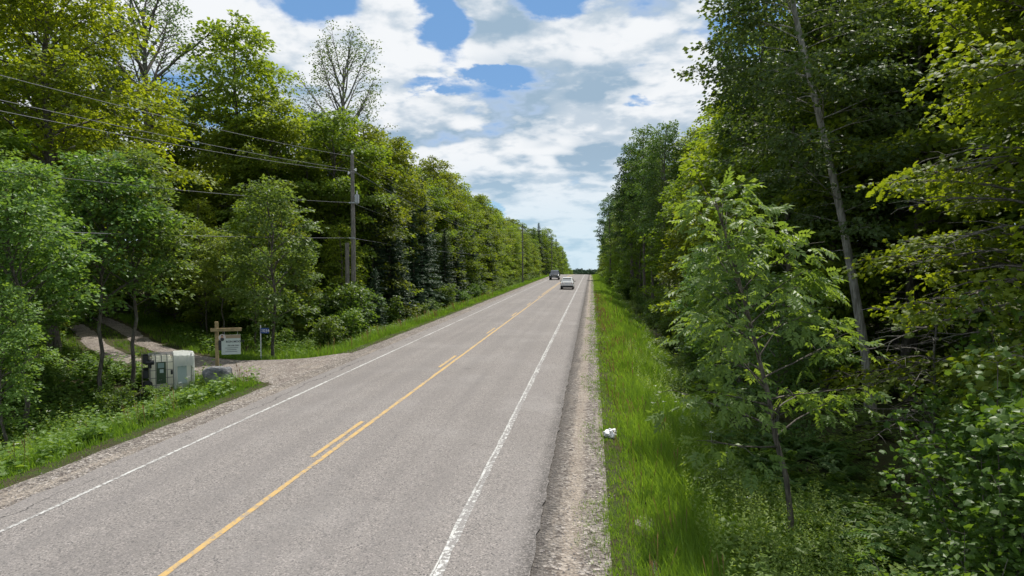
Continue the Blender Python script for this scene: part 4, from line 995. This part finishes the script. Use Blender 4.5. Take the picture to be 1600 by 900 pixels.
bm = bmesh.new(); bcyl(bm, (.20, -.1165, 1.338 - sz_), (.20, -.1195, 1.338 - sz_), .036, n=16); bobj('printed_hair', bm, ink, ph)
bm = bmesh.new(); bcyl(bm, (.20, -.1172, 1.205 - sz_), (.20, -.1195, 1.205 - sz_), .068, n=16); bobj('printed_jacket', bm, ink, ph)
box_obj('flyer_box', (.062, .17, -.07, .05, .78 - sz_, 1.16 - sz_), plain('black_plastic', (.02, .02, .022), .5), sg, .01)

# grey boulder at the post's foot
bm = bmesh.new(); bmesh.ops.create_icosphere(bm, subdivisions=4, radius=.55)
from mathutils import noise as mn
for v in bm.verts:
    p = v.co.copy(); q = p.copy()
    q.x = max(-.46, min(.46, q.x * 1.05)); q.y = max(-.40, min(.42, q.y)); q.z = max(-.5, min(.46 + .12 * q.x, q.z))
    q += p.normalized() * (.16 * mn.noise(p * 2.3) + .06 * mn.noise(p * 6)); v.co = q
bo = bobj('boulder', bm, plain('grey_granite', (0.20, 0.205, 0.215), .9, var=.45, scale=9, bump=.9), None, (-13.35, 23.1, float(gz(-13.35, 23.1)) + .40), (0.05, .08, .4))
bo.scale = (1.0, .8, .92); tag(bo, 'squat grey boulder at the foot of the sale sign post', 'boulder')

# blue house-number sign
nx_, ny_ = -14.7, 28.9; nz_ = float(gz(nx_, ny_))
ns = empty('number_sign', (nx_, ny_, nz_), R_(0), label='small blue house-number sign on a thin white post past the driveway', cat='sign')
bm = bmesh.new(); bbox(bm, -.02, .02, -.012, .012, -.3, 1.62 - nz_ * 0); bobj('post', bm, plain('white_post', (.62, .65, .68), .5), ns)
box_obj('number_plate', (.0, .40, -.022, -.014, 1.26, 1.50), plain('blue_reflective', (0.025, 0.07, 0.24), .4), ns, .002)
text('1034', .20, (.03, -.0235, 1.31), plain('number_white', (.75, .78, .8), .5), ns)

# ------------------------------------------------------------------ tipped intermediate bulk tank with cage
def tank():
    x, y = -15.6, 23.5; z = float(gz(x, y))
    t = empty('bulk_tank', (x, y, z + .03), R_(35), label='white caged bulk tank tipped on its side beside the driveway', cat='tank')
    white = plain('white_polyethylene', (0.80, 0.80, 0.70), .5, var=.08, scale=3); wrap = plain('white_plastic_wrap', (0.86, 0.88, 0.90), .4, var=.05, scale=4, bump=.6)
    for m_ in (white, wrap):                     # thin milky plastic lets the sun glow through
        t_ = NT(m_.node_tree); tr = t_.add('ShaderNodeBsdfTranslucent'); tr.inputs[0].default_value = (.95, .96, .90, 1); mx = t_.add('ShaderNodeMixShader'); mx.inputs[0].default_value = .6
        t_.l.new(t_.n['Principled BSDF'].outputs[0], mx.inputs[1]); t_.l.new(tr.outputs[0], mx.inputs[2]); t_.l.new(mx.outputs[0], t_.n['Material Output'].inputs[0])
    steel = plain('galvanised_tube', (0.22, 0.23, 0.24), .5, .5); dark = plain('dark_pallet_plastic', (0.022, 0.022, 0.026), .55)
    wood = plain('pallet_wood', (0.20, 0.17, 0.13), .85, var=.4, scale=8); green = plain('green_label_plate', (0.04, 0.075, 0.035), .5, var=.3, scale=5)
    t.scale = (1.0, 1.0, 1.0)
    L, Wd, H = .95, 1.0, 1.32            # local x = the tank's own upright axis, lying down
    X0 = -.85
    # bottle
    box_obj('bottle', (X0 + .25, X0 + 1.02, -.47, .47, .05, H - .04), white, t, .09)
    # pallet: feet and boards, now standing on edge at the left
    for (za, zb) in ((.02, .30), (.52, .80), (1.04, 1.31)):
        box_obj('pallet_foot', (X0 + .04, X0 + .22, -.46, -.30, za, zb), dark, t, .02); box_obj('pallet_foot', (X0 + .04, X0 + .22, .30, .46, za, zb), dark, t, .02)
    for yy in (-.42, 0, .42): box_obj('pallet_board', (X0 - .0, X0 + .035, yy - .06, yy + .06, .0, H), wood, t, .004)
    box_obj('pallet_deck', (X0 + .225, X0 + .25, -.48, .48, .02, H - .01), wood, t)
    # cage hoops round the tank (each hoop lies in a plane across x) and long bars
    def hoop(xx, r=.013, dy=.505, z0=.015, z1=None):
        z1 = H if z1 is None else z1; bm = bmesh.new(); cs = [(-dy, z0), (dy, z0), (dy, z1), (-dy, z1)]
        for a, b in zip(cs, cs[1:] + cs[:1]): bcyl(bm, (xx, a[0], a[1]), (xx, b[0], b[1]), r, n=8)
        bobj('cage_hoop', bm, steel, t)
    for xx in (.27, .45, .64, .82, 1.02, 1.62): hoop(X0 + xx)
    for zz in (.26, .52, .80, 1.08):
        for yy in (-.52, .52):
            bm = bmesh.new(); bcyl(bm, (X0 + .22, yy, zz), (X0 + 1.02, yy, zz), .011, n=8); bobj('cage_bar', bm, steel, t)
    for yy in (-.34, -.1, .14, .38):
        bm = bmesh.new(); bcyl(bm, (X0 + .22, yy, H + .015), (X0 + 1.66, yy, H + .015), .011, n=8); bobj('cage_bar', bm, steel, t)
    box_obj('label_plate', (X0 + .47, X0 + .78, -.535, -.525, .30, H - .22), green, t)
    box_obj('label_print', (X0 + .52, X0 + .72, -.541, -.5365, .88, H - .26), plain('label_grey', (.25, .33, .32), .6), t)
    box_obj('label_print', (X0 + .58, X0 + .70, -.541, -.5365, .70, .83), plain('label_white', (.45, .52, .52), .6), t)
    box_obj('label_tag', (X0 + .93, X0 + 1.0, -.54, -.53, .62, .78), dark, t)
    # discharge valve and black cap at the pallet end
    bm = bmesh.new(); bcyl(bm, (X0 + .14, -.50, 1.10), (X0 + .40, -.53, 1.10), .085, n=16); bcyl(bm, (X0 + .26, -.53, .9), (X0 + .26, -.53, 1.2), .06, n=12); bobj('valve', bm, dark, t)
    bm = bmesh.new(); bcyl(bm, (X0 + .20, -.54, .30), (X0 + .20, -.46, .30), .14, n=20); bobj('cap', bm, dark, t)
    # torn plastic wrap over the upper end with an opening showing the tank's grey end
    def shell():
        bm = bmesh.new(); n = 10; x0, x1 = X0 + 1.04, X0 + 1.72; r = random.Random(4)
        ring = [(-.54, .05), (-.55, .45), (-.55, .9), (-.53, 1.30), (-.40, 1.37), (0, 1.39), (.40, 1.37), (.54, 1.30), (.54, .6), (.54, .05)]
        rows = []
        for k in range(n + 1):
            f = k / n; row = []
            for (yy, zz) in ring:
                row.append(bm.verts.new((x0 + (x1 - x0) * f, yy + r.uniform(-.012, .012), zz - (.05 * f * f if zz > 1 else 0) + r.uniform(-.012, .012))))
            rows.append(row)
        for k in range(n):
            for q in range(len(ring) - 1):
                if q in (0, 1) and 1 <= k <= 8: continue          # the opening in the near side
                bm.faces.new((rows[k][q], rows[k + 1][q], rows[k + 1][q + 1], rows[k][q + 1]))
        bmesh.ops.solidify(bm, geom=bm.faces[:], thickness=.012)
        return bm
    bobj('plastic_wrap', shell(), wrap, t, smooth=False)
    box_obj('wrap_end', (X0 + 1.715, X0 + 1.725, -.53, .53, .05, 1.31), wrap, t)
    box_obj('inner_panel', (X0 + 1.16, X0 + 1.46, -.485, -.465, .24, .95), plain('grey_green_panel', (.42, .50, .48), .4), t)
    box_obj('inner_sheet', (X0 + 1.04, X0 + 1.70, -.44, -.42, .06, 1.25), wrap, t)
    return t
tank()

# white litter bag at the right gravel edge
bm = bmesh.new(); bmesh.ops.create_icosphere(bm, subdivisions=4, radius=.15)
for v in bm.verts:
    p = v.co.copy(); v.co = p * (1 + .45 * mn.noise(p * 11) + .25 * mn.noise(p * 26)); v.co.z *= .75
lb_ = bobj('litter_bag', bm, plain('white_plastic_bag', (.80, .80, .80), .45), None, (.47, 16.4, float(gz(.47, 16.4)) + .09))
tag(lb_, 'crumpled white plastic bag lying at the right gravel edge', 'litter')

# ------------------------------------------------------------------ vehicles
def loft(stations, m, name, parent, close=True):
    """stations: list of (y, [(x,z)...]) half sections from bottom centre round the side to top centre"""
    bm = bmesh.new(); rows = []
    for yy, sec in stations:
        full = sec + [(-x, z) for x, z in reversed(sec) if abs(x) > 1e-6]
        rows.append([bm.verts.new((x, yy, z)) for x, z in full])
    k = len(rows[0])
    for a, b in zip(rows[:-1], rows[1:]):
        for q in range(k): bm.faces.new((a[q], a[(q + 1) % k], b[(q + 1) % k], b[q]))
    if close: bm.faces.new(rows[0][::-1]); bm.faces.new(rows[-1])
    bmesh.ops.recalc_face_normals(bm, faces=bm.faces[:])
    return bobj(name, bm, m, parent, smooth=False)
tyre = plain('tyre_rubber', (.018, .018, .02), .8); rimm = plain('alloy_rim', (.45, .46, .48), .3, .9); glass = plain('dark_vehicle_glass', (.006, .009, .011), .3, 0, .06)
blackp = plain('black_trim', (.02, .02, .022), .5); plate_m = plain('licence_plate', (.62, .66, .72), .4); redl = plain('red_lamp', (.35, .015, .012), .2); headl = plain('headlamp_glass', (.75, .78, .82), .08, 0, .9); chrome = plain('chrome', (.7, .7, .72), .12, 1)
def wheel(parent, x, y, r, wd):
    v = bmesh.new(); bcyl(v, (x - wd / 2, y, r), (x + wd / 2, y, r), r, n=28)
    bmesh.ops.bevel(v, geom=[e for e in v.edges if e.calc_face_angle(0) > 1], offset=.03, segments=2, affect='EDGES')
    wh = bobj('wheel', v, tyre, parent, smooth=False)
    s = 1 if x > 0 else -1; b = bmesh.new(); bcyl(b, (x + s * (wd / 2 - .005), y, r), (x + s * (wd / 2 + .012), y, r), r * .62, n=20)
    for k in range(5):
        pass
    bobj('rim', b, rimm, wh)
def quad_obj(name, pts, m, parent, th=.012):
    bm = bmesh.new(); vs = [bm.verts.new(p) for p in pts]; f = bm.faces.new(vs); bm.normal_update()
    bmesh.ops.solidify(bm, geom=[f], thickness=th); return bobj(name, bm, m, parent)

def suv_white(x, y):
    paint_ = plain('white_car_paint', (.78, .78, .78), .25, 0, .6); lower = blackp
    c = empty('car', (x, y, float(road_z(y)) + .03), 0, label='white crossover driving away in the right lane, seen from behind', cat='car')
    # y=0 rear bumper, +y forward
    def sec(w, zb, zs, zbelt, wr, zr): return [(0, zb), (w * .88, zb), (w, zb + .14), (w * 1.0, zs), (w * .97, zbelt), (wr, zr - .09), (wr * .86, zr), (0, zr + .015)]
    st = [(0.0, sec(.80, .34, .60, .90, .66, .985)), (.10, sec(.90, .27, .62, 1.00, .74, 1.10)), (.42, sec(.92, .24, .66, 1.03, .66, 1.47)), (.62, sec(.92, .24, .66, 1.03, .67, 1.60)), (1.5, sec(.93, .24, .66, 1.02, .69, 1.66)),
          (2.5, sec(.93, .24, .66, 1.00, .68, 1.63)), (2.95, sec(.93, .24, .66, .99, .66, 1.50)), (3.55, sec(.92, .24, .66, .97, .76, 1.06)), (4.15, sec(.90, .25, .64, .88, .74, .95)), (4.5, sec(.78, .32, .56, .72, .62, .78))]
    loft(st, paint_, 'body', c)
    # liftgate shelf, rear window, lamps, bumper
    quad_obj('rear_window', [(-.60, .165, 1.08), (.60, .165, 1.08), (.54, .43, 1.43), (-.54, .43, 1.43)], glass, c)
    box_obj('roof_spoiler', (-.60, .60, .38, .66, 1.575, 1.625), paint_, c, .015)
    box_obj('rear_bumper', (-.88, .88, -.06, .14, .28, .54), blackp, c, .04)
    for s in (-1, 1):
        tl = [(s * .90, .07, .78), (s * .56, -.005, .80), (s * .58, .02, .93), (s * .88, .12, .96)]
        quad_obj('taillight', tl if s > 0 else tl[::-1], redl, c, .02)
        bm = bmesh.new(); bbox(bm, min(s * .94, s * 1.10), max(s * .94, s * 1.10), 2.72, 2.88, 1.0, 1.15, bevel=.03); bobj('side_mirror', bm, blackp, c)
        for (ya, yb) in ((.75, 1.45), (1.52, 2.40)):
            quad_obj('side_window', [(s * .915, ya, 1.06), (s * .915, yb, 1.05), (s * .735, yb - .02, 1.50), (s * .735, ya + .08, 1.48)][::(1 if s > 0 else -1)], glass, c)
        for yy in (.85, 3.65): wheel(c, s * .80, yy, .35, .23)
    box_obj('licence_plate', (-.16, .16, -.012, .005, .74, .88), plate_m, c)
    box_obj('plate_recess', (-.42, .42, -.006, .02, .70, .76), chrome, c)
    quad_obj('windscreen', [(-.64, 3.50, 1.08), (.64, 3.50, 1.08), (.58, 2.99, 1.47), (-.58, 2.99, 1.47)][::-1], glass, c)
    return c
suv_white(-3.42, 94.5)

def pickup_dark(x, y):
    paint_ = plain('dark_blue_car_paint', (.03, .04, .055), .2, 0, .7)
    c = empty('pickup_truck', (x, y, float(road_z(y)) + .03), 0, label='dark pickup with bright bonnet glare coming down the left lane', cat='pickup truck')
    # y=0 front bumper (facing the camera), +y backward
    def sec(w, zb, zs, zbelt, wr, zr): return [(0, zb), (w * .9, zb), (w, zb + .14), (w, zs), (w * .98, zbelt), (wr, zr - .07), (wr * .9, zr), (0, zr + .02)]
    st = [(0.0, sec(.94, .45, .75, 1.02, .88, 1.10)), (.15, sec(.99, .40, .78, 1.08, .92, 1.18)), (1.25, sec(1.0, .40, .80, 1.14, .88, 1.24)), (1.95, sec(1.0, .40, .80, 1.22, .76, 1.84)), (2.3, sec(1.0, .40, .80, 1.22, .76, 1.93)),
          (3.9, sec(1.0, .40, .80, 1.22, .76, 1.93)), (4.15, sec(1.0, .40, .80, 1.22, .78, 1.80)), (4.2, sec(1.0, .40, .80, 1.20, .94, 1.34)), (5.8, sec(.99, .42, .80, 1.18, .94, 1.32))]
    loft(st, paint_, 'body', c)
    quad_obj('windscreen', [(-.80, 1.32, 1.27), (.80, 1.32, 1.27), (.70, 1.93, 1.80), (-.70, 1.93, 1.80)], glass, c)
    box_obj('grille', (-.52, .52, -.035, .06, .70, 1.03), blackp, c, .02)
    for zz in (.80, .92): box_obj('grille_bar', (-.50, .50, -.05, -.037, zz - .018, zz + .018), chrome, c)
    box_obj('front_bumper', (-.98, .98, -.12, .10, .44, .66), plain('dark_bumper', (.05, .05, .055), .4), c, .04)
    box_obj('skid_plate', (-.45, .45, -.135, -.122, .46, .54), chrome, c)
    box_obj('licence_plate', (-.16, .16, -.133, -.121, .56, .65), plate_m, c)
    for s in (-1, 1):
        a_, b_ = sorted((s * .56, s * .95)); box_obj('headlight', (a_, b_, -.03, .10, .84, 1.03), headl, c, .03)
        a_, b_ = sorted((s * 1.02, s * 1.24)); box_obj('side_mirror', (a_, b_, 1.55, 1.68, 1.20, 1.46), blackp, c, .03)
        for (ya, yb) in ((2.05, 2.9), (3.0, 3.8)):
            quad_obj('side_window', [(s * .985, ya, 1.27), (s * .985, yb, 1.27), (s * .80, yb, 1.80), (s * .80, ya + .12, 1.80)][::(1 if s > 0 else -1)], glass, c)
        for yy in (1.0, 4.75): wheel(c, s * .86, yy, .41, .27)
    return c
pickup_dark(-7.62, 138)
